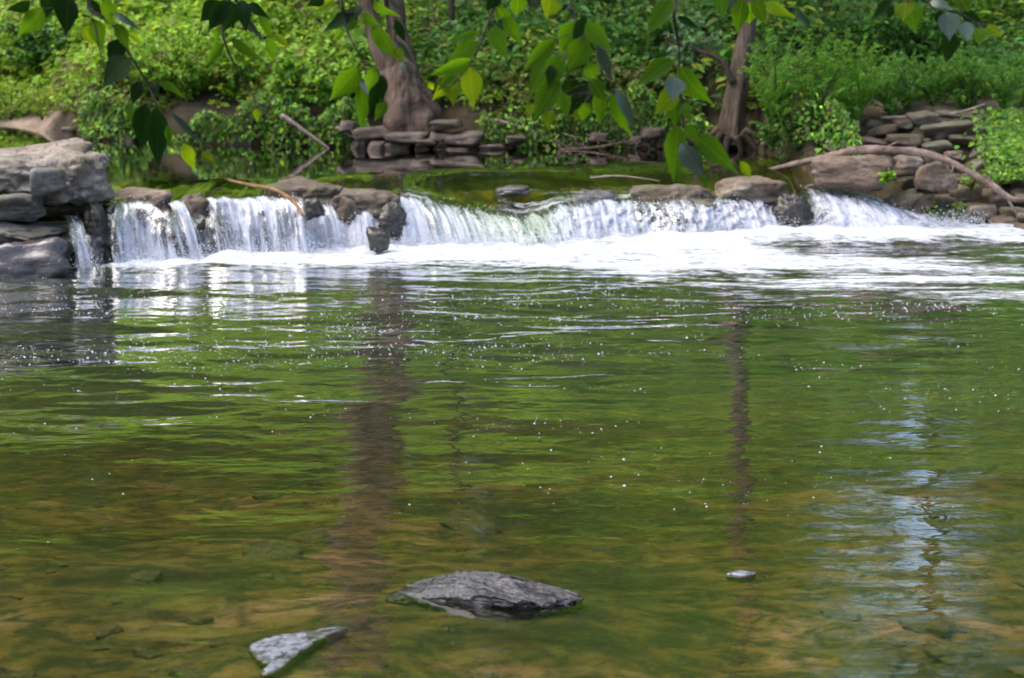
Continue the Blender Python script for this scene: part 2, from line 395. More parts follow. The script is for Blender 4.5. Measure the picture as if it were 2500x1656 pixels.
fc = np.array([D(a, b + 4.5 * j, y + d) for a, b, j, y, d in zip(fi[0], fi[1], jag, fb[:, 1], fi[4] * 1.35 + 0.06)])
XC, YC, ZC = fc[:, 0], fc[:, 1], fc[:, 2]
XB, YB = fb[:, 0], fb[:, 1]
def ycrest(x): return np.interp(x, XC, YC)
def zcrest(x): return np.interp(x, XC, ZC)
def ybase(x): return np.interp(x, XB, YB)

# ------------------------------------------------------------------ terrain
BK = np.array([(-60, 19.5), (-9, 18.9), (-5.0, 18.6), (-4.0, 17.7), (-3.0, 17.2), (-1.5, 16.95), (1.7, 16.8), (2.15, 16.55), (2.45, 15.7), (2.8, 15.0), (3.4, 14.8), (4.4, 14.7), (9, 14.2), (60, 12)])
def ybank(x): return np.interp(x, BK[:, 0], BK[:, 1]) + 0.10 * n2(x, x * 0, 1.3, 3, 2.0)
def beach(x, s, a=1.7, b=0.2): return sstep(-4.0, -4.7, x) * sstep(a, b, s)
def T(x, y):
    x = np.asarray(x, float); y = np.asarray(y, float); x, y = np.broadcast_arrays(x, y)
    low = -0.10 - 0.10 * sstep(5.5, 8, y) - 0.55 * sstep(7.5, 12, y) + 0.10 * n2(x * 0.7 + y * 0.3, y, 1.1, 4, 1.0) + 0.05 * n2(x * 0.8 + y * 0.5, y * 1.4, 3.5, 4, 4.0)
    low = low + 0.16 * np.exp(-((x + 0.08) / 0.55) ** 2 - ((y - 6.05) / 0.35) ** 2) + 0.15 * np.exp(-((x + 0.63) / 0.30) ** 2 - ((y - 5.7) / 0.25) ** 2)
    low = np.minimum(low, -0.035)
    low = lerp(0.62 + 0.05 * n2(x, y, 0.8, 3), low, sstep(2.2, 5.0, y))
    yb_, yc_ = ybase(x), ycrest(x)
    up = HW - 0.09 - 0.28 * sstep(0.2, 1.6, y - yc_) + 0.03 * n2(x, y, 2, 3, 6.0)
    up = np.minimum(up, lerp(zcrest(x) - 0.10, 9, sstep(0.5, 1.4, y - yc_)))
    z = lerp(low, up, sstep(0.08, 0.85, (y - yb_) / np.maximum(0.3, yc_ + 0.25 - yb_)))
    lb = sstep(-4.6, -5.4, x) * sstep(11.8, 13.0, y) * sstep(15.6, 14.4, y)
    z = z + lb * 0.95
    s = y - ybank(x)
    p = sstep(2.3, 3.0, x)
    lip = 0.20 + 0.10 * n2(x, x * 0, 1.1, 2, 3.0)
    b0 = HW + lip * sstep(-0.04, 0.14, s) + 0.46 * np.clip(s, 0, 8) + 0.27 * np.clip(s - 8, 0, 34) + 0.05 * np.clip(s - 42, 0, 400)
    b0 = b0 - 0.20 * np.exp(-((x + 0.90) / 0.40) ** 4) * sstep(1.0, 0.3, s) * sstep(-0.05, 0.1, s) - 0.18 * np.exp(-((x - 1.95) / 0.35) ** 4) * sstep(1.0, 0.3, s) * sstep(-0.05, 0.1, s)
    b0 = lerp(b0, HW - 0.03 + 0.11 * np.clip(s, 0, 3), beach(x, s))
    b1 = -0.05 + 0.64 * sstep(0, 1.9, s) + 0.08 * np.clip(s, 0, 1.9) + 0.40 * np.clip(s - 1.9, 0, 8) + 0.27 * np.clip(s - 9.9, 0, 34) + 0.05 * np.clip(s - 44, 0, 400)
    b = lerp(b0, b1, p) + (1 - 0.85 * beach(x, s)) * sstep(0.1, 0.6, s) * (0.18 * n2(x, y, 0.7, 4, 8.0) + 0.05 * n2(x, y, 3.2, 3, 8.5))
    z = lerp(z, b, sstep(-0.12, 0.04, s))
    return z
def cast(u, v, z0=None):                              # where the line of sight meets the ground
    ys = np.linspace(3, 60, 5700); d = ray(u, v); t = ys / d[1]
    hit = CAMZ + d[2] * t < T(d[0] * t, ys)
    hit &= ys > 16.0 if v < 150 and u < 780 else hit
    i = int(np.argmax(hit)); return np.array([d[0] * t[i], ys[i], float(T(d[0] * t[i], ys[i]))])

def axis(core, step, lims):
    a = np.arange(core[0], core[1], step)
    lo = core[0] - np.cumsum(step * 1.22 ** np.arange(1, 60)); hi = core[1] + np.cumsum(step * 1.22 ** np.arange(1, 60))
    return np.concatenate([lo[lo > lims[0]][::-1], a, hi[hi < lims[1]]])
gx = axis((-6, 6), 0.05, (-420, 420)); gy = axis((3.5, 20), 0.05, (-60, 640))
X, Y = np.meshgrid(gx, gy); Z = T(X, Y)
S_ = Y - ybank(X)
sandA = np.clip(beach(X, S_, 0.65, 0.35) * sstep(-0.15, 0.05, S_) * (0.7 + n2(X, Y, 3, 3, 2.2)), 0, 1)
pathA = sstep(3.0, 3.4, X) * sstep(1.5, 1.9, S_) * sstep(2.6, 2.1, S_)
bedA = sstep(0.02, -0.12, S_) * sstep(4.2, 5.0, Y)
ground = link('ground', mesh('ground', np.stack([X, Y, Z], -1).reshape(-1, 3), gridfaces(len(gy), len(gx)), M['soil'],
              attrs={'sand': np.clip(sandA + pathA * 0.8, 0, 1).ravel(), 'bed': bedA.ravel()}))
tag(ground, 'stream bed and wooded earth bank behind the waterfall', kind='structure')

# ------------------------------------------------------------------ lower pool
px = np.linspace(-9, 9, 620); px = np.sign(px) * (np.abs(px) ** 1.25) * 9 / 9 ** 1.25
py = np.concatenate([np.linspace(3.2, 5.2, 40, endpoint=False), np.linspace(5.2, 15.3, 470)])
X, Y = np.meshgrid(px, py)
U, V = uv_of(X, Y, 0.0)
db = ybase(X) - Y                                    # metres in front of the fall line
chop = np.clip(np.exp(-np.clip(db, 0, 20) / 1.7) * 1.0 + 0.12, 0, 1)
wv = np.zeros_like(X); rs = np.random.default_rng(12)
mod = np.clip(0.75 + 1.6 * n2(X, Y, 0.7, 3, 3.3), 0.15, 1.8)
for i in range(46):
    lam = 0.11 * (1.075 ** i); lam = min(lam, 1.5)
    th = rs.normal(math.pi / 2, 0.38 if lam < 0.4 else 0.5); ph = rs.random() * 6.28
    wob = 0.9 * n2(X, Y, 0.6, 2, 20 + i * 0.7)
    a = 0.0026 * lam ** 0.75
    fade = sstep(0.0, 1.0, chop * (0.62 / max(lam, 0.05)) ** 0.4)
    wv += a * np.sin((X * math.cos(th) + Y * math.sin(th)) * 6.283 / lam + ph + wob * 3) * (0.15 + 1.1 * chop) * mod
# foam layout
vb_ = np.interp(U, [-400, 82, 225, 400, 560, 700, 792, 900, 1024, 1400], [282, 270, 257, 249, 245, 234, 229, 229, 231, 232])
vf_ = np.interp(U, [-400, 70, 82, 130, 200, 300, 400, 480, 560, 620, 700, 800, 900, 1024, 1400],
                   [282, 264, 270, 269, 267, 266, 268, 269, 270, 276, 287, 294, 298, 303, 315]) + np.interp(U, [100, 400, 700], [5, 8, 13]) * n2(X * 0.8, Y * 1.6, 1.1, 4, 7.1)
soft = np.interp(U, [0, 300, 600, 1024], [5, 7, 14, 18])
foam = sstep(vf_ + soft, vf_ - soft, V) * 0.98
l0 = np.interp(U, [735, 800, 900, 1024, 1400], [239, 237, 238, 239, 240]); l1 = np.interp(U, [735, 800, 900, 1024, 1400], [240, 248, 254, 262, 275])
lens = sstep(l0 - 3, l0 + 5, V + 6 * n2(X, Y * 2, 1.5, 3, 8.8)) * sstep(l1 + 9, l1 - 5, V + 8 * n2(X, Y * 2, 1.2, 3, 8.1)) * sstep(700, 860, U)
foam = foam * (1 - 0.82 * lens)
foam = np.where(U > 940, foam * (1 - 0.5 * sstep(228, 232, V) * sstep(239, 236, V) * 0), foam)
thin = sstep(600, 760, U) * sstep(262, 285, V)
foam = foam * (1 - thin * np.clip(0.36 + 1.3 * n2(X * 0.5, Y * 3.0, 1.3, 4, 3.9), 0, 0.9)) + 0.20 * sstep(vf_ + 45, vf_, V) * (foam < 0.3)
core = sstep(np.interp(U, [0, 300, 600], [12, 14, 26]), 3, V - vb_) * sstep(80, 130, U) * sstep(1000, 880, U)
bulge = core * (0.004 + 0.075 * np.abs(n2(X, Y, 3.2, 4, 5.5)) ** 1.5 + 0.02 * n2(X, Y, 9, 3, 5.9))
bulge *= (db > -0.25)
foam = np.clip(foam + 0.18 * core, 0, 1.35) * sstep(-0.10, 0.0, db)
# quiet wakes over shallow stones in the foreground
Zp = wv + bulge + (0.016 * np.abs(n2(X, Y * 1.6, 9, 4, 2.9)) + 0.012 * n2(X * 0.6, Y, 5, 3, 6.6)) * np.clip(foam, 0, 1)
murk = 0.15 + 0.85 * sstep(6.5, 10.5, Y)
top = np.stack([X, Y, Zp], -1).reshape(-1, 3)
ny, nx = X.shape
fa = gridfaces(ny, nx)
ring = np.concatenate([np.arange(nx), np.arange(1, ny) * nx + nx - 1, (ny - 1) * nx + np.arange(nx - 2, -1, -1), np.arange(ny - 2, 0, -1) * nx])
n0 = ny * nx; low = top[ring].copy(); low[:, 2] = -1.6
k_ = np.arange(len(ring)); kn = (k_ + 1) % len(ring)
sides = np.stack([ring[kn], ring[k_], n0 + k_, n0 + kn], -1)
allv = np.concatenate([top, low, [[0, 9, -1.6]]]); cidx = len(allv) - 1
fan = np.stack([n0 + kn, n0 + k_, np.full(len(ring), cidx)], -1)
pad = lambda a: np.concatenate([a.ravel(), np.zeros(len(ring) + 1)])
pool = link('lower_pool', mesh('lower_pool', allv, [fa, sides, fan], M['lower_water'],
            attrs={'foam': pad(foam), 'chop': pad(chop), 'murk': pad(murk)}))
tag(pool, 'rippled green plunge pool with white foam below the falls', kind='structure')

# ------------------------------------------------------------------ upper pool
sel = _us <= 862
xs = np.concatenate([[-16, -12, -9, -7], XC[sel][::3]]); yc0 = np.concatenate([[13.6, 13.5, 13.5, 13.5], YC[sel][::3]]); zc0 = np.concatenate([[HW] * 4, ZC[sel][::3]])
vfirst = zc0 > HW - 0.02
zc0 = np.where((XC[sel][0] > -9) & (xs < XC[0] - .01), HW, np.minimum(zc0, HW + 0.0))
q = np.linspace(0, 1, 90) ** 1.6
Yg = yc0[None, :] + q[:, None] * (20.5 - yc0[None, :]); Xg = np.repeat(xs[None, :], len(q), 0)
dist = Yg - yc0[None, :]
Zg = zc0[None, :] + (HW - zc0[None, :]) * sstep(0, 0.95, dist)
near = sstep(0.9, 0.05, dist)
Zg = Zg + 0.006 * near * n2(Xg, Yg, 7, 3, 2.7) + 0.0012 * n2(Xg, Yg, 4, 2, 3.1)
Ug, Vg = uv_of(Xg, Yg, Zg)
rif = sstep(480, 520, Ug) * sstep(720, 640, Ug) * sstep(180, 190, Vg) + sstep(800, 812, Ug) * sstep(175, 190, Vg) + 0.9 * sstep(395, 410, Ug) * sstep(450, 425, Ug) * sstep(178, 186, Vg)
foamU = np.clip(0.55 * rif * near + 0.25 * sstep(0.10, 0.0, dist), 0, 0.8)
up = link('upper_pool', mesh('upper_pool', np.stack([Xg, Yg, Zg], -1).reshape(-1, 3), gridfaces(*Xg.shape), M['upper_water'],
          attrs={'foam': foamU.ravel(), 'chop': (0.15 + near).ravel(), 'murk': np.clip(0.3 + 0.5 * sstep(0.3, 1.5, dist), 0, 1).ravel()}))
tag(up, 'calm dark olive upper pool sliding towards the lip', kind='structure')

# ------------------------------------------------------------------ waterfall sheet + ledge behind it
nt_ = 64; t = np.linspace(0, 1, nt_)
def sheet(back, zlow, prof):
    B = fb.copy()
    out = np.zeros((nt_, len(_us), 3))
    for j, tj in enumerate(t):
        hx = lerp(fc[:, 0], B[:, 0], tj ** 0.85)
        hy = lerp(fc[:, 1], B[:, 1], tj ** prof)
        hz = lerp(fc[:, 2], zlow, tj ** 1.7)
        out[j] = np.stack([hx, hy + back, hz], -1)
    return out
fs = sheet(0.0, -0.04, 0.75)
TT = np.repeat(t[:, None], len(_us), 1); UU = np.repeat(_us[None, :], nt_, 0)
str_ = n2(UU * 0.22, TT * 1.2, 1, 4, 4.2); str2 = n2(UU * 0.07, TT * 0.8, 1, 3, 6.2)
clump = 0.25 + 0.75 * sstep(430, 640, UU)
lum = n2(UU * 0.16, TT * 5.0, 1, 4, 7.7)
fs[..., 1] -= (0.05 * str_ + 0.11 * str2 + 0.10 * clump * np.abs(lum)) * sstep(0.02, 0.4, TT) + 0.015
fs[..., 2] += (0.03 * str_ + 0.035 * clump * lum) * sstep(0.1, 0.6, TT)
ct, cb = fi[5], fi[6]
cover = ct[None, :] * (0.52 + 0.48 * sstep(0.0, 0.22, TT + 0.3 * n2(UU * 0.09, TT * 0, 1, 3, 2.4))) + (cb - ct)[None, :] * sstep(0.1, 0.85, TT)
cover = np.where(cover > 0.1, cover + 0.42 * n2(UU * 0.055, TT * 0.7, 1, 3, 12.1) * sstep(1.0, 0.6, TT), cover)
cover = cover + 0.25 * sstep(0.72, 1.0, TT) * (cb > 0.25)[None, :]
cover = np.where(cover < 0.04, 0, cover)
glassy = np.repeat(fi[7][None, :], nt_, 0) * (1 - 0.45 * sstep(0.55, 1, TT))
gf = gridfaces(nt_, len(_us))
keep = cover.ravel()[gf].max(1) > 0.05
wf_me = mesh('waterfall', fs.reshape(-1, 3), gf[keep], M['fall'], attrs={'cover': cover.ravel(), 'glassy': glassy.ravel(), 'clump': clump.ravel()})
li = np.zeros(len(wf_me.loops), np.int32); wf_me.loops.foreach_get('vertex_index', li)
uvl = wf_me.uv_layers.new(name='flow')
drop = np.stack([(XC[None, :] * 4.0 + 0 * TT).ravel(), (TT * 1.3 + UU * 0.004).ravel()], -1)
uvl.data.foreach_set('uv', drop[li].astype(np.float32).ravel())
wf = link('waterfall', wf_me)
tag(wf, 'long low white waterfall spilling over the rock ledge', kind='structure')

lg = sheet(0.07, -0.45, 0.6)
st = fbm(np.stack([lg[..., 0] * 2.0, lg[..., 1] * 2.0, lg[..., 2] * 11 + lg[..., 0] * 1.2], -1), 4)
lump = fbm(lg * 3.2 + 3, 4)
lg[..., 1] += (-0.10 * st - 0.12 * lump) * sstep(0.0, 0.15, TT) + 0.05
lg[..., 2] += 0.03 * st * sstep(0, .2, TT) - 0.03 * (1 - sstep(0, 0.3, TT))
lipr = lg[:1].copy(); ext = np.concatenate([lipr + np.array([0, d, -0.02 - 0.12 * d]) for d in (0.9, 0.5, 0.2)], 0)
lg = np.concatenate([ext, lg], 0)
ledge = link('rock_ledge', mesh('rock_ledge', lg.reshape(-1, 3), gridfaces(lg.shape[0], lg.shape[1]), M['dark_rock']))
tag(ledge, 'long dark wet layered rock ledge behind the falling water', 'rock ledge')

# ------------------------------------------------------------------ spray droplets and foam bubbles (uncountable)
OCT = np.array([(1, 0, 0), (-1, 0, 0), (0, 1, 0), (0, -1, 0), (0, 0, 1), (0, 0, -1)], float)
OCF = np.array([(0, 2, 4), (2, 1, 4), (1, 3, 4), (3, 0, 4), (2, 0, 5), (1, 2, 5), (3, 1, 5), (0, 3, 5)])
def blobs(pts, rad, sq=(1, 1, 1)):
    v = pts[:, None, :] + OCT[None] * rad[:, None, None] * np.array(sq)[None, None]
    f = OCF[None] + (np.arange(len(pts)) * 6)[:, None, None]
    return v.reshape(-1, 3), f.reshape(-1, 3)
rs = np.random.default_rng(5)
w_ = np.clip(fi[6] - 0.35, 0, 1); w_ /= w_.sum()
ii = rs.choice(len(_us), 9000, p=w_)
hh = np.abs(rs.normal(0, 0.05, len(ii))); pts = fb[ii] + np.stack([rs.normal(0, 0.05, len(ii)), rs.normal(-0.03, 0.07, len(ii)), hh + 0.01], -1)
i2 = rs.choice(len(_us), 4200, p=w_); tt = rs.random(4200) ** 0.7; ji = (tt * (nt_ - 1)).astype(int)
p2 = fs[ji, i2] + np.stack([rs.normal(0, 0.012, 4200), -np.abs(rs.normal(0.015, 0.02, 4200)), rs.normal(0.01, 0.02, 4200)], -1)
pr = np.concatenate([pts, p2]); rr = rs.uniform(0.002, 0.0065, len(pr)) * (1 - 0.3 * rs.random(len(pr)))
v_, f_ = blobs(pr, rr)
tag(link('spray', mesh('spray', v_, f_, M['foam'])), 'fine white spray drops thrown up along the falls', 'spray', kind='stuff')

def pool_z(x, y):
    ix = np.clip(np.searchsorted(px, x), 0, nx - 1); iy = np.clip(np.searchsorted(py, y), 0, ny - 1); return Zp[iy, ix]
n = 17000
uu = rs.uniform(-20, 1050, n); vv = 268 + np.abs(rs.gamma(1.3, 46, n)); ok = vv < 676
uu, vv = uu[ok], vv[ok]
bp_ = np.array([P(a, b, 0) for a, b in zip(uu, vv)])
cl = 1.3 * n2(bp_[:, 0] * 0.7, bp_[:, 1] * 1.2, 1.5, 4, 9.9) + 0.9 * n2(bp_[:, 0] * 0.6, bp_[:, 1] * 3.0, 2, 3, 4.9) - 0.05
vfl = np.interp(uu, [82, 300, 560, 700, 1024], [273, 270, 273, 290, 306])
keep = (cl + 0.25 * sstep(650, 300, vv) > rs.uniform(0.0, 0.85, len(uu))) & (vv > vfl + 1)
bp_ = bp_[keep]; bp_[:, 2] = pool_z(bp_[:, 0], bp_[:, 1]) + 0.001
br = np.clip(rs.lognormal(math.log(0.0025), 0.45, len(bp_)), 0.001, 0.0075)
v_, f_ = blobs(bp_, br, (1.25, 1.1, 0.75))
tag(link('foam_bubbles', mesh('foam_bubbles', v_, f_, M['bubble'])), 'small white bubbles drifting over the pool', 'bubbles', kind='stuff')

# ------------------------------------------------------------------ rocks
def ico(sub):
    import bmesh
    bm = bmesh.new(); bmesh.ops.create_icosphere(bm, subdivisions=sub, radius=1)
    v = np.array([p.co[:] for p in bm.verts]); f = np.array([[q.index for q in p.verts] for p in bm.faces]); bm.free(); return v, f
ICO = {s: ico(s) for s in (2, 3, 4, 5, 6)}
def rock_shape(seed, sub=4, box=(1, 1, 1), sharp=8.0, planes=11, rough=0.15, strata=0.0, flat=0.86):
    """angular boulder in a unit box: soft intersection of half spaces plus layered relief"""
    r = np.random.default_rng(seed); d, f = ICO[sub]
    N = [(1, 0, 0), (-1, 0, 0), (0, 1, 0), (0, -1, 0), (0, 0, 1), (0, 0, -1)]
    N = [np.array(a, float) + r.normal(0, 0.16, 3) for a in N]; off = list(flat * r.uniform(0.85, 1.05, 6))
    for _ in range(planes):
        N.append(r.normal(0, 1, 3)); off.append(r.uniform(0.92, 1.25))
    N = np.array([a / np.linalg.norm(a) for a in N]); off = np.array(off)
    g = np.maximum(d @ N.T, 1e-4) / off
    rad = 1.0 / (np.sum(g ** sharp, 1) ** (1 / sharp))
    p = d * rad[:, None]
    nz = fbm(p * 1.7 + seed * 1.31, 5) + 0.5 * np.abs(fbm(p * 3.4 + seed * 2.1, 4)); p = p * (1 + rough * 1.7 * nz)[:, None]
    if strata:
        b = np.array(box); ps = p * b / b.max()
        s = fbm(np.stack([ps[:, 0] * 1.5, ps[:, 1] * 1.5, (ps[:, 2] + 0.12 * ps[:, 0]) * 16 + seed], -1), 3)
        p[:, :2] *= (1 + strata * s)[:, None]
    return p, f
def add_rock(name, u0, u1, v0, v1, y, mat, seed, depth=0.8, rot=0.0, roll=0.0, sub=4, label=None, cat='rock', group=None, bottom=0.0, parent=None, kind=None, **kw):
    c = D((u0 + u1) / 2, (v0 + v1) / 2, y); dist = math.hypot(y, 1)
    w = (u1 - u0) / F_ * y / CP * 0.985; h = (v1 - v0) / F_ * y / CP
    c[2] -= bottom / 2; h += bottom
    p, f = rock_shape(seed, sub, (w, w * depth, h), **kw)
    mx = np.abs(p).max(0); p = p / mx
    p = p * np.array([w / 2, w * depth / 2, h / 2])
    a = rot; p[:, :2] = p[:, :2] @ np.array([[math.cos(a), math.sin(a)], [-math.sin(a), math.cos(a)]])
    b = roll; xz = p[:, [0, 2]] @ np.array([[math.cos(b), math.sin(b)], [-math.sin(b), math.cos(b)]]); p[:, 0], p[:, 2] = xz[:, 0], xz[:, 1]
    o = link(name, mesh(name, p, f, M[mat]), None, c)
    if parent is not None: o.parent = parent; o.location = Vector(c) - parent.location
    if label: tag(o, label, cat, group)
    return o
add_rock('boulder', -70, 92, 144, 204, 13.34, 'pale_rock', 21, 0.75, 0.05, 0.02, 5, 'large pale boulder topping the rock pile on the left edge', 'boulder', strata=0.05, rough=0.22, planes=12)
add_rock('boulder', 30, 115, 147, 208, 13.30, 'pale_rock', 23, 0.85, -0.1, 0.10, 5, 'pitted whitish boulder knob overhanging the dark hollow', 'boulder', rough=0.26, planes=12, strata=0.04)
add_rock('rock', 30, 66, 166, 194, 12.95, 'grey_rock', 25, 0.8, 0.2, 0.1, 4, 'purplish grey block wedged between the two pale boulders', 'rock', flat=0.8, rough=0.12)
add_rock('rock', -30, 44, 192, 226, 12.95, 'grey_rock', 5, 0.9, 0.15, 0, 5, 'mossy grey block beneath the large pale boulder', 'rock', flat=0.8, strata=0.06, rough=0.14)
add_rock('rock', 26, 104, 200, 250, 13.48, 'brown_rock', 8, 0.6, 0.1, -0.1, 4, 'dark brown rock inside the hollow under the pale knob', 'rock')
add_rock('rock', -40, 64, 220, 246, 12.93, 'grey_rock', 14, 0.8, 0.05, -0.10, 5, 'thin layered mossy slab lying on the wet purple slab', 'rock', strata=0.20, rough=0.2)
add_rock('rock', -55, 80, 234, 279, 12.72, 'wet_rock', 17, 0.7, 0.12, -0.03, 5, 'wet purple grey slab at the waterline on the left edge', 'rock', bottom=0.30, strata=0.05, rough=0.18)
add_rock('rock', 76, 188, 199, 268, 13.50, 'dark_rock', 33, 0.5, 0.12, 0.10, 5, 'big dark layered rock under the first thin veil', 'rock', bottom=0.25, strata=0.14, rough=0.22, sharp=5)
add_rock('rock', 78, 120, 198, 268, 13.22, 'dark_rock', 34, 0.9, 0.15, 0.10, 5, 'black layered rock between the narrow trickle and the first veil', 'rock', bottom=0.2, strata=0.18, rough=0.24, sharp=5)
add_rock('rock', 106, 180, 187, 209, 13.62, 'tan_rock', 41, 0.6, -0.1, 0.05, 5, 'flat tan rock on the lip above the first thin veil', 'rock', bottom=0.10, strata=0.06, rough=0.24, sharp=5)
add_rock('rock', 158, 214, 194, 236, 13.55, 'brown_rock', 43, 0.7, 0.15, 0.22, 5, 'brown sloping rock between the first veil and the wide curtain', 'rock', bottom=0.12, strata=0.08, rough=0.24, sharp=5)
add_rock('rock', 262, 345, 177, 200, 14.05, 'brown_rock', 52, 0.7, 0.1, 0.05, 5, 'low purple brown rock on the lip behind the orange stick', 'rock', bottom=0.10, strata=0.05, rough=0.22, sharp=5)
add_rock('rock', 316, 408, 187, 212, 14.0, 'brown_rock', 57, 0.65, -0.1, 0.10, 5, 'broad brown rock on the lip left of the smooth chute', 'rock', bottom=0.10, strata=0.08, rough=0.24, sharp=5)
add_rock('rock', 300, 324, 197, 211, 13.56, 'dark_rock', 60, 0.9, 0, 0.1, 4, 'small black rock under the tip of the orange stick', 'rock', bottom=0.06, rough=0.24)
add_rock('rock', 374, 408, 199, 246, 13.78, 'dark_rock', 63, 0.9, 0.2, 0.10, 5, 'black craggy rock standing in the falls beside the smooth chute', 'rock', strata=0.10, rough=0.30, sharp=5)
add_rock('rock', 366, 392, 227, 254, 13.42, 'dark_rock', 66, 0.8, 0, 0, 4, 'small dark round rock low in the white water', 'rock', rough=0.2, sharp=5)
add_rock('rock', 336, 364, 194, 222, 13.82, 'brown_rock', 69, 0.8, 0.3, 0.25, 4, 'brown wedge of rock jutting into the white water', 'rock', bottom=0.05, rough=0.26, sharp=5)
add_rock('rock', 492, 530, 185, 198, 14.75, 'wet_rock', 71, 0.7, 0, 0.1, 4, 'small wet rock breaking the glide above the smooth chute', 'rock', rough=0.24, sharp=5)
add_rock('rock', 566, 624, 190, 206, 14.62, 'wet_rock', 74, 0.6, 0.1, 0.05, 4, 'low wet rock under the riffle on the lip', 'rock', bottom=0.08, rough=0.24, sharp=5)
add_rock('rock', 620, 720, 182, 204, 14.80, 'brown_rock', 77, 0.6, -0.05, 0.04, 5, 'flat wet brown rock on the lip below the hanging leaves', 'rock', bottom=0.10, rough=0.22, sharp=5)
add_rock('rock', 704, 790, 176, 198, 14.98, 'tan_rock', 80, 0.6, -0.1, 0.08, 5, 'flat tan rock on the lip near the two end falls', 'rock', bottom=0.10, strata=0.08, rough=0.22, sharp=5)
add_rock('rock', 768, 818, 193, 238, 14.72, 'dark_rock', 83, 0.8, 0.1, 0.14, 5, 'dark craggy rock splitting the last two falls', 'rock', bottom=0.08, strata=0.10, rough=0.28, sharp=5)
add_rock('boulder', 806, 896, 154, 190, 15.05, 'tan_rock', 91, 0.5, -0.25, 0.05, 5, 'long tan block lying beside the last fall on the right', 'boulder', strata=0.08, flat=0.8, rough=0.14)
add_rock('boulder', 912, 957, 160, 192, 15.0, 'tan_rock', 95, 0.9, -0.1, 0.05, 5, 'squared tan block under the fallen branch', 'boulder', flat=0.78, rough=0.12)
add_rock('rock', 884, 936, 190, 222, 15.05, 'brown_rock', 97, 0.8, 0.1, 0.3, 5, 'dark brown rock against the edge of the last fall', 'rock', strata=0.06, rough=0.24)
add_rock('rock', 888, 925, 154, 176, 15.35, 'tan_rock', 99, 0.9, 0.1, 0.1, 4, 'broken tan stone between the two tan blocks', 'rock')
# foreground rocks
v0_, f0_ = rock_shape(111, 6, (0.6, 0.3, 0.14), rough=0.10, planes=14, sharp=6)
v0_ = v0_ / np.abs(v0_).max(0); xx = v0_[:, 0]
prof = np.interp(xx, [-1, -0.92, -0.8, -0.62, -0.5, -0.3, -0.05, 0.3, 0.6, 0.85, 1.0], [0.10, 0.35, 0.30, 0.62, 0.80, 1.0, 0.95, 0.72, 0.48, 0.25, 0.10])
v0_[:, 2] = np.where(v0_[:, 2] > 0, v0_[:, 2] * prof, v0_[:, 2])
sd = v0_[:, 0] * 0.9 + v0_[:, 1] * 0.55 + v0_[:, 2] * 1.2                     # tilted cleavage
pf = n2(v0_[:, 1] * 5 + v0_[:, 0] * 1.3, v0_[:, 0] * 1.6 - v0_[:, 2] * 3, 1, 5, 4.0)
ridge = np.abs(n2(v0_[:, 1] * 9 + v0_[:, 0] * 2.2, sd * 2.0, 1, 5, 8.0))
v0_ = v0_ * np.array([0.345, 0.14, 0.045]); up_ = (v0_[:, 2] > -0.01)
v0_[:, 2] += (0.040 * pf - 0.065 * ridge + 0.012) * up_ * np.clip(1.15 - np.abs(xx), 0.15, 1); v0_[:, 0] += 0.008 * pf; v0_[:, 1] += 0.03 * ridge * np.sign(v0_[:, 1])
dn = np.clip(-v0_[:, 2], 0, 1); v0_[:, :2] *= (1 + dn * 2)[:, None]; v0_[:, 2] -= dn * 1.2
th = -0.30; v0_[:, :2] = v0_[:, :2] @ np.array([[math.cos(th), math.sin(th)], [-math.sin(th), math.cos(th)]])
fr_ = P(488, 598, 0.0)
tag(link('rock', mesh('rock', v0_, f0_, M['fore_rock']), None, (fr_[0], fr_[1] + 0.05, 0.0)), 'streaky grey rock standing alone in the foreground water', 'rock')
def low_slab(pts_uv, z, label, seed, tilt):
    poly = np.array([P(a, b, 0.0)[:2] for a, b in pts_uv]); c = poly.mean(0)
    pr_ = poly - c; ang = np.arctan2(pr_[:, 1], pr_[:, 0]); rad = np.hypot(pr_[:, 0], pr_[:, 1]); o_ = np.argsort(ang); ang, rad = ang[o_], rad[o_]
    A = np.linspace(-math.pi, math.pi, 120, endpoint=False); R_ = np.interp(A, np.concatenate([ang - 6.28319, ang, ang + 6.28319]), np.tile(rad, 3)) * (1 + 0.16 * n2(np.cos(A) * 7, np.sin(A) * 9, 1, 3, seed))
    rows = []; Q = [(0.02, 1), (0.35, 1), (0.6, 0.98), (0.8, 0.9), (0.93, 0.6), (1.0, 0.0), (1.03, -2.5), (1.02, -5), (0.95, -9)]
    for qq, hz in Q:
        x_, y_ = np.cos(A) * R_ * qq, np.sin(A) * R_ * qq
        rows.append(np.stack([x_, y_, z * hz + tilt * 0 + 0.004 * n2(x_ * 20, y_ * 50, 1, 3, seed)], -1))
    g = np.array(rows); idx = np.arange(len(Q) * 120).reshape(len(Q), 120); nx_ = np.roll(idx, -1, 1)
    f = np.stack([idx[:-1], nx_[:-1], nx_[1:], idx[1:]], -1).reshape(-1, 4)
    vv_ = np.concatenate([g.reshape(-1, 3), [[0, 0, z]]]); ff = np.stack([nx_[0], idx[0], np.full(120, len(vv_) - 1)], -1)
    return tag(link('rock', mesh('rock', vv_, [f[:, ::-1], ff[:, ::-1]], M['glint_rock']), None, (c[0], c[1], 0)), label, 'rock')
k = NB('glint_rock'); pos = k.n('NewGeometry').outputs['Position']; nn_ = k.noise(30, 5, 0.6, pos)
zz_ = k.n('SeparateXYZ', {0: pos}).outputs[2]
gc = k.mixc(k.ramp(k.math('ADD', k.math('MULTIPLY', zz_, 60.0), 0.5), [(0.40, 1.0), (0.5, 0.0)]), k.ramp(nn_.outputs[0], [(0.36, (0.05, 0.05, 0.06)), (0.6, (0.20, 0.20, 0.23))]), (0.05, 0.045, 0.015))  # pale top colour stands in for sky glint; algae below the waterline
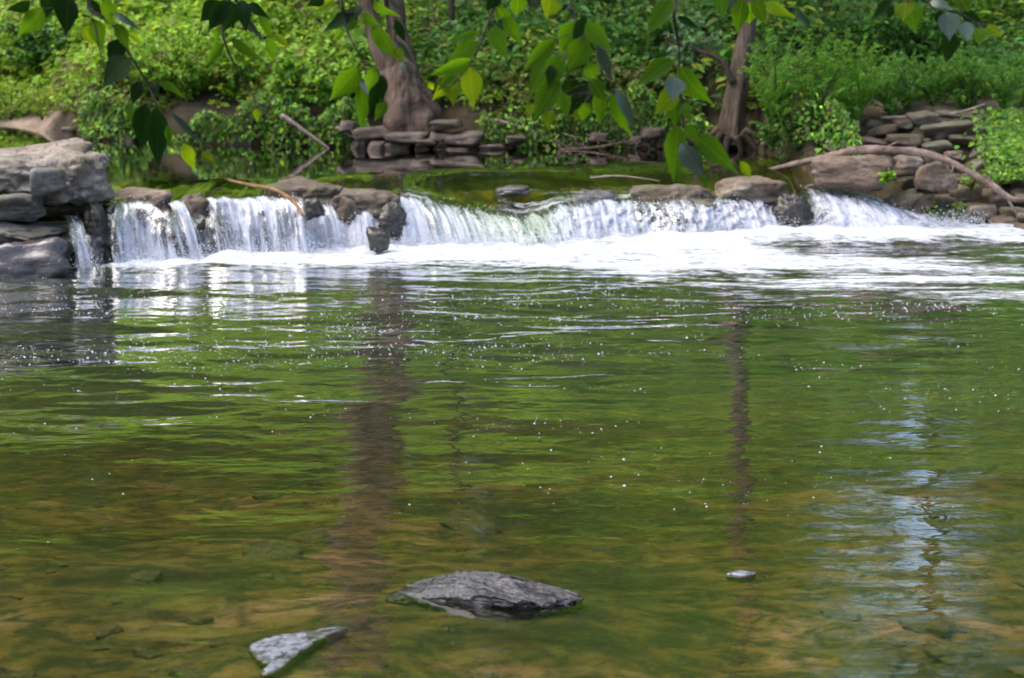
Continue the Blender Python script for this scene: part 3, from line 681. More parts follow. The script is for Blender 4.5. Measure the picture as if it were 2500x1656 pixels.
M['glint_rock'] = k.done(k.n('BsdfPrincipled', {'Base Color': gc, 'Roughness': 0.2, 'Specular IOR Level': 0.7,
      'Normal': k.n('Bump', {'Strength': 0.5, 'Distance': 0.01, 'Height': nn_.outputs[0]})}))
low_slab([(249, 648), (262, 640), (275, 636), (300, 633), (320, 629), (345, 626), (348, 628), (330, 634), (312, 642), (300, 650), (292, 658), (278, 670), (258, 675), (270, 664), (253, 652)], 0.003, 'wet slab painted with pale sky glint just breaking the surface in the near water', 3.1, 0.1)
low_slab([(726, 574), (735, 572), (748, 571), (756, 573), (748, 575), (736, 575)], 0.003, 'tiny wet stone tip painted with pale sky glint right of the foreground rock', 5.1, 0.1)

# riverbed stones: pieces of the ground
PROTO = [rock_shape(200 + i, 3, (1, 0.8, 0.4), rough=0.12, planes=7, sharp=18, flat=0.72) for i in range(8)]
PROTO_BED = [rock_shape(230 + i, 4, (1, 0.8, 0.4), rough=0.34, planes=14, sharp=7) for i in range(8)]
def proto_meshes(mat): return [mesh('stone', p / np.abs(p).max(0), f, M[mat]) for p, f in (PROTO_BED if 'bed' in mat else PROTO)]
PM = {m: proto_meshes(m) for m in ('bank_stone', 'wall_stone', 'bed_stone', 'bed_stone_brown', 'tan_rock', 'brown_rock')}
def stone(parent, c, w, d, h, mat, rz=None, tilt=0.1, name='stone'):
    o = bpy.data.objects.new(name, random.choice(PM[mat])); COL.objects.link(o); o.parent = parent
    o.location = Vector(c) - parent.location; o.scale = (w / 2, d / 2, h / 2)
    o.rotation_euler = (random.uniform(-tilt, tilt), random.uniform(-tilt, tilt), random.uniform(-0.4, 0.4) if rz is None else rz); return o
for i in range(150):
    u = random.uniform(-60, 1080); v = 678 - 330 * random.random() ** 1.3 + 20
    q_ = P(u, v, -0.12); w = random.choice([0.04, 0.05, 0.06, 0.08, 0.1, 0.12, 0.16, 0.28]) * random.uniform(0.7, 1.3)
    if abs(q_[0] + 0.05) < 0.75 and abs(q_[1] - 6.5) < 0.9: continue
    zt = float(T(q_[0], q_[1])); h = w * random.uniform(0.3, 0.5)
    h = min(h, 2 * max(0.02, (-0.035 - zt)))
    stone(ground, (q_[0], q_[1], zt - h * 0.15), w, w * random.uniform(0.5, 0.9), h * 1.2, random.choice(['bed_stone', 'bed_stone', 'bed_stone', 'bed_stone_brown']), random.uniform(-0.7, 0.7))

# stones along the far waterline, under the big tree
BS = [(352, 392, 126, 140), (385, 428, 131, 141), (368, 386, 139, 152), (384, 412, 141, 152), (432, 460, 118, 129), (428, 452, 131, 140), (416, 436, 137, 145),
      (432, 450, 138, 149), (446, 484, 131, 142), (442, 470, 145, 153), (415, 430, 144, 153), (455, 472, 143, 150), (436, 446, 147, 155), (350, 368, 138, 152),
      (340, 356, 120, 130), (507, 527, 133, 141), (645, 670, 157, 168), (480, 505, 142, 150)]
for (a, b, c_, d_) in BS:
    y = 16.72 + random.uniform(-0.03, 0.10); cc = D((a + b) / 2, (c_ + d_) / 2 + 1, y)
    stone(ground, cc, (b - a) / F_ * y * 1.12, 0.30, (d_ - c_) / F_ * y * 1.2, 'bank_stone', random.uniform(-0.12, 0.12), 0.06)
for (a, b, c_, d_, yy, mt) in [(82, 108, 128, 143, 18.0, 'tan_rock'), (104, 138, 122, 142, 17.9, 'tan_rock'), (100, 122, 115, 128, 18.1, 'tan_rock'), (118, 140, 134, 148, 17.5, 'bank_stone'),
                             (218, 256, 137, 150, 17.2, 'tan_rock'), (228, 250, 135, 143, 17.25, 'tan_rock'), (196, 222, 142, 150, 17.3, 'bank_stone'), (60, 86, 132, 142, 18.3, 'tan_rock')]:
    stone(ground, D((a + b) / 2, (c_ + d_) / 2, yy), (b - a) / F_ * yy * 1.1, 0.3, (d_ - c_) / F_ * yy * 1.25, mt, random.uniform(-0.2, 0.2), 0.08)
for i in range(14):
    x = random.uniform(-4.5, 2.2); y = float(ybank(x)) + random.uniform(-0.12, 0.08); w = random.uniform(0.06, 0.26)
    stone(ground, (x, y, HW + random.uniform(-0.02, 0.16)), w, w, w * random.uniform(0.3, 0.55), 'bank_stone')

# ruined dry-stone abutment on the right
wall = empty('stone_wall', D(960, 205, 15.2)); tag(wall, 'tumbled dry stone wall rising from the pool at the right edge', 'wall')
WS = [(882, 926, 133, 146), (920, 975, 122, 134), (905, 938, 112, 124), (935, 988, 112, 123), (948, 985, 134, 146), (922, 952, 140, 153), (890, 918, 146, 156), (965, 1003, 126, 140),
      (940, 978, 205, 222), (982, 1006, 190, 208), (945, 985, 183, 204), (962, 1000, 204, 220), (1000, 1030, 205, 222), (955, 985, 214, 228), (925, 955, 195, 210), (985, 1020, 216, 230),
      (1010, 1042, 176, 192), (985, 1016, 166, 182), (962, 990, 160, 175), (1010, 1046, 190, 206), (958, 975, 176, 190), (918, 946, 206, 222), (902, 925, 200, 216), (940, 962, 150, 160), (968, 1000, 145, 160), (1000, 1040, 150, 168),
      (1015, 1060, 215, 232), (1035, 1080, 190, 215), (1040, 1090, 160, 190), (1000, 1045, 222, 238), (860, 888, 138, 148), (872, 900, 124, 135), (890, 912, 118, 128), (1005, 1040, 120, 136), (1030, 1080, 130, 155)]
for (a, b, c_, d_) in WS:
    um, vm = (a + b) / 2, (c_ + d_) / 2; y = cast(um, vm)[1] - random.uniform(0.0, 0.06)
    stone(wall, D(um, vm, y), (b - a) / F_ * y * 1.06, random.uniform(0.22, 0.4), (d_ - c_) / F_ * y * 1.12, random.choice(['wall_stone', 'wall_stone', 'tan_rock', 'brown_rock']), random.uniform(-0.25, 0.25), 0.16)
for i in range(90):
    um = random.uniform(868, 1090); vm = random.uniform(112, 232)
    if vm > 150 + (um < 905) * -20 and um < 900 + (vm - 150) * 0.6 and vm > 190: continue
    y = cast(um, vm)[1]; w = random.uniform(0.07, 0.2)
    stone(wall, D(um, vm, y), w, w * 0.9, w * random.uniform(0.4, 0.7), random.choice(['wall_stone', 'brown_rock']))

# ------------------------------------------------------------------ tubes (trunks, roots, sticks, twigs)
def tube(path, radii, seg=10, rough=0.0, seed=0.0, sub=6, flute=0.0):
    p = np.array(path, float); r = np.array(radii, float)
    tk = np.linspace(0, 1, len(p)); m_ = (len(p) - 1) * sub + 1; tq = np.linspace(0, 1, m_)
    # Catmull-Rom
    pe = np.concatenate([[2 * p[0] - p[1]], p, [2 * p[-1] - p[-2]]]); out = []
    for i in range(len(p) - 1):
        a, b, c, d = pe[i:i + 4]
        for q in np.linspace(0, 1, sub, endpoint=False):
            out.append(0.5 * ((2 * b) + (-a + c) * q + (2 * a - 5 * b + 4 * c - d) * q * q + (-a + 3 * b - 3 * c + d) * q ** 3))
    out.append(p[-1]); c = np.array(out); rr = np.interp(tq, tk, r)
    tg = np.gradient(c, axis=0); tg /= np.linalg.norm(tg, axis=1)[:, None] + 1e-9
    ref = np.array([0.3, 1.0, 0.05]) if abs(tg[0][1]) < 0.8 else np.array([1.0, 0, 0.1])
    a1 = np.cross(tg, ref); a1 /= np.linalg.norm(a1, axis=1)[:, None]; a2 = np.cross(tg, a1)
    an = np.linspace(0, 2 * math.pi, seg, endpoint=False)
    ring_ = np.cos(an)[None, :, None] * a1[:, None] + np.sin(an)[None, :, None] * a2[:, None]
    R = rr[:, None] * np.ones(seg)[None]
    if rough:
        base_ = c[:, None] + ring_ * rr[:, None, None]
        R = R * (1 + rough * 2 * fbm(base_ * np.array([7, 7, 3.0]) + seed, 4))
    if flute: R = R * (1 + flute * np.cos(an * 5 + seed)[None] * np.linspace(1, 0, m_)[:, None] ** 2)
    v = c[:, None] + ring_ * R[:, :, None]
    idx = np.arange(m_ * seg).reshape(m_, seg); nx_ = np.roll(idx, -1, 1)
    f = np.stack([idx[:-1], nx_[:-1], nx_[1:], idx[1:]], -1).reshape(-1, 4)
    vv_ = np.concatenate([v.reshape(-1, 3), [c[0]], [c[-1]]]); e0, e1 = m_ * seg, m_ * seg + 1
    caps = np.concatenate([np.stack([nx_[0], idx[0], np.full(seg, e0)], -1), np.stack([idx[-1], nx_[-1], np.full(seg, e1)], -1)])
    return vv_, [f, caps]
def tobj(name, parent, path, radii, mat, **kw):
    v, f = tube(path, radii, **kw); return link(name, mesh(name, v, f, M[mat]), parent)
def DP(lst, y): return [D(a, b, y + (c[0] if c else 0)) for a, b, *c in lst]

# ------------------------------------------------------------------ leaves in bulk
def leaf_mesh(name, base, dirs, nrm, length, width, col, mat='foliage', parent=None, curl=0.18):
    """six-point folded leaves: base (n,3), dirs unit (n,3), nrm approx (n,3)"""
    n_ = len(base)
    side = np.cross(dirs, nrm); side /= np.linalg.norm(side, axis=1)[:, None] + 1e-9
    up_ = np.cross(side, dirs)
    L = length[:, None]; Wd = width[:, None]
    def pt(a, b, c): return base + dirs * L * a + side * Wd * b + up_ * L * c
    V_ = np.stack([pt(0, 0, 0), pt(.28, .46, .07), pt(.68, .34, -.02), pt(1, 0, -curl), pt(.68, -.34, -.02), pt(.28, -.46, .07)], 1).reshape(-1, 3)
    o6 = (np.arange(n_) * 6)[:, None]
    f = np.concatenate([o6 + np.array([[0, 1, 2, 3]]), o6 + np.array([[0, 3, 4, 5]])])
    return link(name, mesh(name, V_, f, M[mat], smooth=False, cols=np.repeat(col, 6, 0)), parent)
def unit(a): return a / (np.linalg.norm(a, axis=-1, keepdims=True) + 1e-9)
GREENS = {'lime': (0.175, 0.315, 0.028), 'mid': (0.115, 0.250, 0.032), 'deep': (0.070, 0.180, 0.028), 'dark': (0.022, 0.065, 0.012),
          'yellow': (0.22, 0.26, 0.035), 'olive': (0.15, 0.155, 0.038), 'pale': (0.19, 0.30, 0.18), 'feather': (0.105, 0.255, 0.030)}
def tints(n_, names, w, r, spread=0.28):
    c = np.array([GREENS[a] for a in names]); i = r.choice(len(names), n_, p=np.array(w) / np.sum(w))
    return c[i] * np.exp(r.normal(0, spread, (n_, 1))) * np.exp(r.normal(0, 0.08, (n_, 3)))
CAMV = np.array([0, -1, 0.25])
def plant_leaves(root, n_stem, hgt, spread, per, size, r, lean=(0, 0, 0), narrow=0.55, droop=0.25, flat=0.6):
    """stems arch up and out from the root; leaves alternate along the outer part"""
    a = r.uniform(0, 2 * math.pi, n_stem); sp = spread * np.sqrt(r.random(n_stem)); h = hgt * r.uniform(0.35, 1.05, n_stem) * (1 - 0.35 * (sp / max(spread, 1e-6)) ** 2)
    tip = np.stack([np.cos(a) * sp, np.sin(a) * sp * 0.8, h], -1) + np.array(lean) * h[:, None]
    q = np.clip(r.beta(2.2, 1.2, (n_stem, per)), 0.08, 1.0)
    pos_ = root + np.concatenate([tip[:, None, :2] * (q[..., None] ** 1.5), tip[:, None, 2:] * np.sin(q[..., None] * 1.45)], -1)
    outd = np.stack([np.cos(a), np.sin(a), np.zeros(n_stem)], -1)[:, None] * 0.5
    dr = unit(outd + r.normal(0, 1, (n_stem, per, 3)) * np.array([1, 1, 0.45]) + np.array([0, -0.25, -droop]))
    nm = unit(np.array([0, -0.35, 1.0]) + r.normal(0, flat, (n_stem, per, 3)))
    L = size * r.uniform(0.55, 1.25, (n_stem, per)); Wd = L * narrow * r.uniform(0.85, 1.2, (n_stem, per))
    return [x.reshape(-1, 3) if x.ndim == 3 else x.ravel() for x in (pos_, dr, nm, L, Wd)], [(root, root + t_ * np.array([0.35, 0.35, 0.6]), root + t_) for t_ in tip]
def shrub(u, v, w_px, h_px, label, names, wts, n_stem=60, per=26, size=0.05, seed=1, narrow=0.55, name='shrub', cat='shrub', y=None, lean=(0, 0, 0), roots=1, spread=0.28, group='undergrowth shrubs on the far bank', flat=0.6, droop=0.25):
    """u,v = foot of the plant in view"""
    r = np.random.default_rng(seed)
    b = cast(u, v) if y is None else D(u, v, y)
    if y is None: b[2] -= 0.03
    e = empty(name, b); tag(e, label, cat, group)
    k_ = b[1] / F_; all_ = []; stems = []
    for i in range(roots):
        off = np.array([(i - (roots - 1) / 2) * w_px * k_ * 0.5 / max(1, roots / 2), r.uniform(-0.1, 0.1), 0]) if roots > 1 else np.zeros(3)
        L_, st_ = plant_leaves(b + off, n_stem // roots, h_px * k_, w_px * k_ / 2 / (1 if roots == 1 else 1.4), per, size, r, lean, narrow, droop, flat)
        all_.append(L_); stems += st_[:8]
    A = [np.concatenate([x[i] for x in all_]) for i in range(5)]
    leaf_mesh('foliage', A[0], A[1], A[2], A[3], A[4], tints(len(A[0]), names, wts, r, spread), parent=e)
    vs, fs_, n0_ = [], [], 0
    for s_ in stems[:14]:
        v_, (f1, f2) = tube(s_, [0.007, 0.005, 0.002], seg=4, sub=3); vs.append(v_); fs_.append((f1 + n0_, f2 + n0_)); n0_ += len(v_)
    link('stem', mesh('stem', np.concatenate(vs), [np.concatenate([a for a, _ in fs_]), np.concatenate([b_ for _, b_ in fs_])], M['bark_dark']), e)
    return e

# undergrowth: the uncountable mass of small plants over the slope
r = np.random.default_rng(77)
def scatter(n_, xr, sr, size, seed, per=(5, 10), names=('lime', 'mid', 'deep', 'yellow'), hgt=(0.05, 0.28)):
    r = np.random.default_rng(seed)
    x = r.uniform(*xr, n_); s = sr[0] + (sr[1] - sr[0]) * r.random(n_) ** 1.3; y = ybank(x) + s; z = T(x, y)
    dens = n2(x, y, 1.2, 3, 15.0) + 0.5 * n2(x, y, 3.5, 2, 17.0)
    thin_ = 0.55 * sstep(0.55, 0.0, s) + 1.0 * beach(x, s, 0.5, 0.25) + 0.25 * sstep(2.9, 3.1, x) * sstep(1.9, 1.5, s) * (x < 20)
    thin_ += 2.5 * np.exp(-((x + 0.85) / 0.36) ** 4 - ((s - 0.0) / 0.45) ** 4) + 1.6 * sstep(2.3, 2.6, x) * sstep(5.5, 4.5, x) * sstep(1.95, 1.7, s) + 1.5 * np.exp(-((x - 1.97) / 0.28) ** 4 - ((s - 0.0) / 0.35) ** 4)
    thin_ += 3.0 * (np.abs(x / y - 0.2199) < 0.009) * (s > 8)
    ok = (dens + 0.40 - thin_ > r.uniform(0, 0.45, n_)) & ~((x > 2.2) & (s < 0.05))
    x, y, z, s = x[ok], y[ok], z[ok], s[ok]; m = len(x)
    k_ = r.integers(per[0], per[1], m); idx = np.repeat(np.arange(m), k_); t_ = len(idx)
    h = r.uniform(*hgt, m) * (1 + 1.2 * np.clip(n2(x, y, 1.0, 2, 19.0), -0.3, 0.6))
    a = r.uniform(0, 6.283, t_); sp = r.uniform(0.1, 1.0, t_) * size * 1.7
    base = np.stack([x[idx] + np.cos(a) * sp, y[idx] + np.sin(a) * sp, z[idx] + h[idx] * r.uniform(0.5, 1.0, t_)], -1)
    dr = unit(np.stack([np.cos(a), np.sin(a) - 0.3, r.normal(-0.25, 0.35, t_)], -1))
    nm = unit(np.array([0, -0.45, 1.0]) + r.normal(0, 0.42, (t_, 3)))
    L = size * r.uniform(0.6, 1.3, t_) * np.repeat(np.clip(np.exp(r.normal(0, 0.34, m)), 0.4, 1.5), k_)
    zone = n2(x, y, 0.55, 3, 23.0); lime = sstep(-0.25, 0.25, zone + 0.12 * (1.0 - x / 3)) ; lime = np.clip(lime * (1 + 0.7 * sstep(2.5, 4.5, s)) * np.interp(x, [-6, 0.2, 1.2, 6], [1.2, 1.0, 0.62, 0.6]), 0, 1)  # upslope, brightness is put into the leaf colour to lift the mirrored slope
    cA = np.array(GREENS['lime']) * np.array([1.0, 1.0, 0.9]); cB = np.array(GREENS['deep']); cC = np.array(GREENS['yellow']); cD = np.array(GREENS['olive'])
    c = lerp(cB[None], cA[None], lime[:, None]); yl = (r.random(m) < 0.12)[:, None]; c = np.where(yl, cC, c)
    ol = (r.random(m) < 0.45 * sstep(0.9, 0.1, s))[:, None]; c = np.where(ol, cD * 0.7, c)
    c = c * np.exp(r.normal(0, 0.22, (m, 1))); col = c[idx] * np.exp(r.normal(0, 0.16, (t_, 1)))
    return base, dr, nm, L, L * r.uniform(0.5, 0.8, t_), col
P1 = scatter(27000, (-6.2, 6.2), (0.02, 4.6), 0.046, 1)
P2 = scatter(9000, (-16, 16), (3.5, 13), 0.13, 2, hgt=(0.1, 0.7))
P4 = scatter(5200, (-20, 20), (9, 22), 0.21, 4, per=(6, 12), hgt=(0.3, 2.6))
P3 = scatter(7000, (-6, 6), (0.3, 4.0), 0.075, 3, per=(4, 8), hgt=(0.15, 0.4))
A = [np.concatenate(z_) for z_ in zip(P1, P2, P3, P4)]
# leaves trailing over the lip down to the water
r = np.random.default_rng(31); m = 12000
x = r.uniform(-4.0, 2.75, m); wgt = n2(x, x * 0, 1.6, 3, 41.0); ok = wgt + 0.2 > r.uniform(-0.1, 0.35, m); ok &= ~((x > -1.3) & (x < -0.28)) & ~((x > 1.72) & (x < 2.25)); x = x[ok]; m = len(x)
tp = np.clip(0.30 + 0.75 * n2(x, x * 0, 2.3, 3, 43.0), 0.06, 0.6); zz = HW + 0.02 + 0.12 * np.clip(n2(x, x * 0, 3.0, 2, 44.0), 0, 1) + tp * r.random(m) ** 0.8; yy = ybank(x) + 0.12 * n2(x, zz, 3.5, 2, 45.0) - 0.02 - 0.10 * r.random(m)
B_ = (np.stack([x, yy, zz], -1), unit(np.stack([r.normal(0, .6, m), r.normal(-0.5, 0.4, m), r.normal(-0.6, 0.4, m)], -1)), unit(np.array([0, -0.8, 0.6]) + r.normal(0, 0.4, (m, 3))),
      0.05 * r.uniform(0.5, 1.4, m), 0.034 * r.uniform(0.6, 1.2, m), tints(m, ['deep', 'olive', 'mid', 'dark', 'lime'], [3, 2, 3, 1, 2], r, 0.4))
A = [np.concatenate([a, b]) for a, b in zip(A, B_)]
ug = leaf_mesh('undergrowth', A[0], A[1], A[2], A[3], A[4], A[5])
tag(ug, 'dense green leafy undergrowth covering the far bank', 'undergrowth', kind='stuff')

# ------------------------------------------------------------------ trees
def crown(e, centers, n_, size, names, wts, seed, name='crown'):
    r = np.random.default_rng(seed); c = np.array([q[:3] for q in centers]); rad = np.array([q[3] for q in centers])
    i = r.choice(len(c), n_ // 12, p=rad ** 2 / np.sum(rad ** 2)); d = unit(r.normal(0, 1, (len(i), 3))); cl = c[i] + d * (rad[i] * r.random(len(i)) ** 0.45)[:, None] * np.array([1, 1, 0.75])
    idx = np.repeat(np.arange(len(i)), 12); m_ = len(idx)
    b = cl[idx] + r.normal(0, size * 1.6, (m_, 3)) * np.array([1, 1, 0.5])
    dr = unit(r.normal(0, 1, (m_, 3)) + np.array([0, 0, -0.4])); nm = unit(np.array([0, 0, 1.0]) + r.normal(0, 0.5, (m_, 3)))
    L = size * r.uniform(0.6, 1.3, m_); return leaf_mesh(name, b, dr, nm, L, L * 0.55, tints(m_, names, wts, r), parent=e)

b1 = D(410, 136, 17.05); t1 = empty('tree', b1)
tag(t1, 'large forked tree with swollen base above the stacked stones', 'tree')
trunk = tobj('trunk', t1, DP([(412, 142), (413, 130), (411, 115), (407, 98), (402, 82), (396, 66, .02)], 17.08), [0.25, 0.275, 0.265, 0.22, 0.18, 0.13], 'bark', seg=48, rough=0.26, seed=1.0, sub=12, flute=0.10)
def stem_path(pts, y0, k): return [D(a, b, y0 + k * i) for i, (a, b) in enumerate(pts)]
tobj('limb', t1, stem_path([(400, 84), (385, 62), (375, 35), (369, 5), (360, -50), (345, -130), (322, -260), (300, -420), (285, -560)], 17.15, 0.03), [0.13, 0.085, 0.075, 0.08, 0.10, 0.13, 0.14, 0.13, 0.08], 'bark', seg=18, rough=0.08, seed=4.0)
tobj('limb', t1, stem_path([(408, 90), (404, 60), (397, 30), (393, 0), (384, -50), (372, -130), (352, -260), (340, -420), (350, -560)], 17.22, 0.03), [0.15, 0.10, 0.085, 0.09, 0.11, 0.13, 0.14, 0.13, 0.08], 'bark', seg=18, rough=0.08, seed=8.0)
for (pa, ra) in [([(425, 122), (440, 128), (448, 140), (452, 150)], [.07, .05, .035, .02]), ([(398, 124), (384, 130), (372, 136)], [.07, .05, .02]), ([(418, 128), (424, 138), (420, 150)], [.06, .04, .02])]:
    tobj('root', trunk, DP(pa, 17.02), ra, 'bark', seg=10, rough=0.15, seed=3.0)
crown(t1, [(*D(190, -420, 18.2), 1.4), (*D(440, -470, 18.6), 1.4), (*D(330, -620, 17.8), 2.0), (*D(160, -560, 18.4), 1.4), (*D(500, -600, 18.2), 1.5)], 9000, 0.10, ['lime', 'mid', 'deep'], [2, 3, 2], 5)

t2 = empty('tree', D(733, 140, 16.72)); tag(t2, 'slim leaning tree with bare roots near the right falls', 'tree')
trunk2 = tobj('trunk', t2, stem_path([(731, 145), (731, 128), (733, 110), (737, 85), (741, 60), (746, 35), (749, 12), (752, -30), (756, -120), (770, -260), (775, -420)], 16.75, 0.015),
     [0.125, 0.115, 0.098, 0.09, 0.084, 0.078, 0.074, 0.07, 0.07, 0.065, 0.04], 'bark_light', seg=28, rough=0.07, seed=2.0, sub=8, flute=0.22)
tobj('limb', t2, DP([(733, 82), (728, 72), (724, 64), (716, 57), (704, 53), (690, 46)], 16.72), [.035, .025, .022, .018, .014, .007], 'bark_dark', seg=8, rough=0.05)
for pa, ra in [([(722, 132), (716, 140), (709, 146)], [.05, .03, .012]), ([(728, 136), (726, 146), (728, 153)], [.045, .03, .012]), ([(736, 136), (740, 146), (742, 153)], [.045, .028, .012]),
               ([(741, 133), (750, 141), (756, 150)], [.04, .026, .01]), ([(744, 130), (756, 136), (764, 145)], [.035, .022, .008]), ([(719, 128), (712, 134), (700, 140)], [.04, .025, .01])]:
    tobj('root', trunk2, DP(pa, 16.62), ra, 'bark_light', seg=8, rough=0.1, seed=5.0)
crown(t2, [(*D(790, -260, 17.2), 1.5), (*D(690, -340, 17.5), 1.4), (*D(760, -440, 17), 1.8)], 7000, 0.09, ['mid', 'deep', 'feather'], [2, 2, 2], 6)

t3 = empty('tree', cast(452, 48)); tag(t3, 'thin dark sapling trunk upslope between the two bigger trees', 'tree')
bb = np.array(t3.location)
tobj('trunk', t3, [bb + np.array([0, 0, -0.1]), bb + np.array([0.0, 0, 0.4]), bb + np.array([0.02, 0, 1.2]), bb + np.array([0.1, 0.1, 3.5])], [.035, .03, .028, .015], 'bark_dark', seg=8)
crown(t3, [(bb[0], bb[1], bb[2] + 3.2, 1.0)], 2500, 0.09, ['mid', 'deep'], [1, 1], 8)

# woodland up the slope, mirrored in the pool; open sky between the crowns
r = np.random.default_rng(19)
for i, (az, dd, hh_, rad) in enumerate([(-17, 27, 11, 2.9), (-11.5, 29, 12.5, 3.0), (-6.3, 27, 11.5, 2.7), (-2.2, 30, 12.5, 2.6), (3.2, 28, 12, 2.6), (6.4, 29, 12.5, 2.7), (16.4, 30, 12, 2.7), (12.9, 37, 15, 3.0), (-7.0, 33, 13, 2.6), (-8.3, 30, 12, 2.8), (22, 27, 11, 2.9), (-23, 27, 12, 2.9), (-20, 33, 13, 3.0), (-14, 34, 14, 3.0), (-9, 33, 14, 3.0), (-4.2, 34, 14, 3.0), (0.9, 34, 13, 2.2), (5.6, 34, 14, 2.8), (19.6, 33, 14, 3.0), (25, 32, 13, 3.0)]):
    x, y = dd * math.tan(math.radians(az)), dd; z = float(T(x, y)); e = empty('tree', (x, y, z - 0.1))
    tag(e, 'tree up the far slope, seen only mirrored in the pool', 'tree', 'trees up the far slope')
    tobj('trunk', e, [(x, y, z - 0.1), (x + .1, y, z + 2), (x - .1, y, z + hh_ * 0.7), (x, y, z + hh_)], [.18, .14, .09, .03], 'bark', seg=10, rough=0.06)
    cs = [(x + r.normal(0, rad * .45), y + r.normal(0, rad * .4), z + hh_ * q, rad * r.uniform(.55, .8)) for q in ((0.04, 0.15, 0.28, 0.4, 0.5, 0.62, 0.75, 0.88, 1.0) if az != 12.9 else (0.20, 0.28, 0.36, 0.44, 0.52, 0.6, 0.7, 0.8, 0.9))]
    hh_ += 2
    crown(e, cs, 11000, 0.22, ['lime', 'mid'], [4, 3], 60 + i)

# ------------------------------------------------------------------ shrubs
shrub(45, 78, 90, 72, 'dark glossy leafed bush at the upper left corner', ['mid', 'deep', 'dark'], [2, 3, 2], 70, 30, 0.07, 101, 0.6)
shrub(60, 116, 125, 42, 'low yellowish weedy bush behind the sandy beach', ['yellow', 'olive', 'lime', 'mid'], [2, 2, 2, 2], 130, 26, 0.032, 102, 0.4, roots=4)
shrub(150, 118, 70, 34, 'small olive weed clump above the pale shore stones', ['olive', 'mid', 'yellow'], [2, 2, 1], 60, 24, 0.035, 103, 0.4, roots=2)
shrub(190, 98, 130, 88, 'bright lime shrub filling the slope left of the forked tree', ['lime', 'yellow', 'mid'], [5, 1, 2], 130, 28, 0.055, 104, 0.65, roots=3)
shrub(312, 118, 80, 66, 'round leaved bright shrub against the forked trunk', ['lime', 'mid', 'deep'], [4, 3, 1], 90, 28, 0.058, 105, 0.75, roots=2)
shrub(272, 128, 70, 36, 'shadowy green clump hanging over the dark bank', ['mid', 'deep', 'olive'], [2, 2, 1], 60, 24, 0.045, 106, 0.6, roots=2)
shrub(520, 100, 110, 60, 'yellow green weeds on the slope right of the forked tree', ['lime', 'yellow', 'olive', 'mid'], [2, 2, 1, 2], 100, 24, 0.045, 107, 0.5, roots=3)
shrub(620, 70, 110, 66, 'deep green shrub behind the central hanging leaves', ['mid', 'deep', 'dark'], [2, 3, 1], 90, 28, 0.06, 108, 0.55, roots=2)
shrub(684, 80, 90, 76, 'pale blue green shrub left of the leaning trunk', ['pale', 'pale', 'deep'], [3, 2, 1], 60, 24, 0.065, 109, 0.5, roots=1)
shrub(668, 126, 60, 36, 'dull green creeper at the foot of the leaning tree', ['deep', 'mid', 'olive'], [3, 2, 1], 60, 26, 0.045, 110, 0.6, roots=2)
shrub(815, 128, 120, 104, 'tall feathery bush right of the leaning trunk', ['feather', 'feather', 'mid', 'lime'], [4, 2, 2, 1], 240, 40, 0.040, 111, 0.30, roots=3, spread=0.2, flat=0.9)
shrub(872, 120, 70, 70, 'feathery bush overhanging the path beside the taller one', ['feather', 'mid', 'pale'], [4, 2, 1], 130, 36, 0.036, 112, 0.30, roots=2, spread=0.2, flat=0.9)
shrub(905, 64, 100, 66, 'dark leafy shrub behind the top right hanging leaves', ['mid', 'deep', 'dark'], [2, 3, 2], 90, 30, 0.06, 113, 0.6, roots=2)
shrub(935, 108, 80, 60, 'dense fine leaved bush above the rocky path', ['feather', 'mid', 'deep'], [3, 2, 2], 130, 34, 0.036, 114, 0.4, roots=3, spread=0.2)
shrub(1000, 112, 90, 70, 'dense fine leaved bush at the right edge', ['feather', 'mid', 'deep'], [3, 2, 2], 130, 34, 0.036, 115, 0.4, roots=3, spread=0.2)
shrub(1010, 40, 80, 60, 'yellow green shrub in the top right corner', ['lime', 'yellow', 'mid'], [2, 1, 2], 70, 28, 0.055, 116, 0.5, roots=2)
shrub(790, 152, 50, 34, 'low bright creeper at the waterline below the feathery bush', ['mid', 'lime', 'deep'], [3, 2, 2], 70, 24, 0.042, 117, 0.7, y=16.3, roots=2)
vine = empty('vine', D(1008, 172, 15.4)); tag(vine, 'bright leafy vine spilling down the stone wall', 'vine', 'undergrowth shrubs on the far bank')
r = np.random.default_rng(118); m = 1500
uu = r.normal(1012, 16, m); vv = r.uniform(108, 176, m); uu += (vv - 140) * 0.1
pp = np.array([D(a, b, float(np.interp(b, [110, 150, 190], [16.25, 15.5, 15.0])) - r.uniform(0, 0.15)) for a, b in zip(uu, vv)])
leaf_mesh('foliage', pp, unit(np.stack([r.normal(0, .7, m), r.normal(-.4, .4, m), r.normal(-.5, .4, m)], -1)), unit(np.array([0, -.7, .7]) + r.normal(0, .35, (m, 3))), 0.055 * r.uniform(.6, 1.2, m), 0.042 * r.uniform(.6, 1.2, m), tints(m, ['lime', 'mid', 'deep'], [3, 3, 2], r), parent=vine)
tobj('stem', vine, [D(1018, 108, 16.35), D(1008, 140, 15.75), D(1010, 175, 15.2)], [.008, .007, .004], 'bark_dark', seg=5)
shrub(886, 184, 20, 16, 'tiny green weed on the tan block by the last fall', ['lime', 'mid'], [2, 2], 14, 14, 0.035, 119, 0.7, y=14.82, name='weed', cat='weed')
shrub(948, 222, 40, 22, 'mossy green weeds low in the stone wall', ['mid', 'olive'], [2, 2], 26, 14, 0.03, 120, 0.6, y=14.85, name='weed', cat='weed', roots=2)
shrub(985, 190, 50, 26, 'leafy weeds rooted halfway up the stone wall', ['mid', 'lime', 'olive'], [2, 1, 2], 30, 14, 0.035, 121, 0.6, y=15.1, name='weed', cat='weed', roots=2)

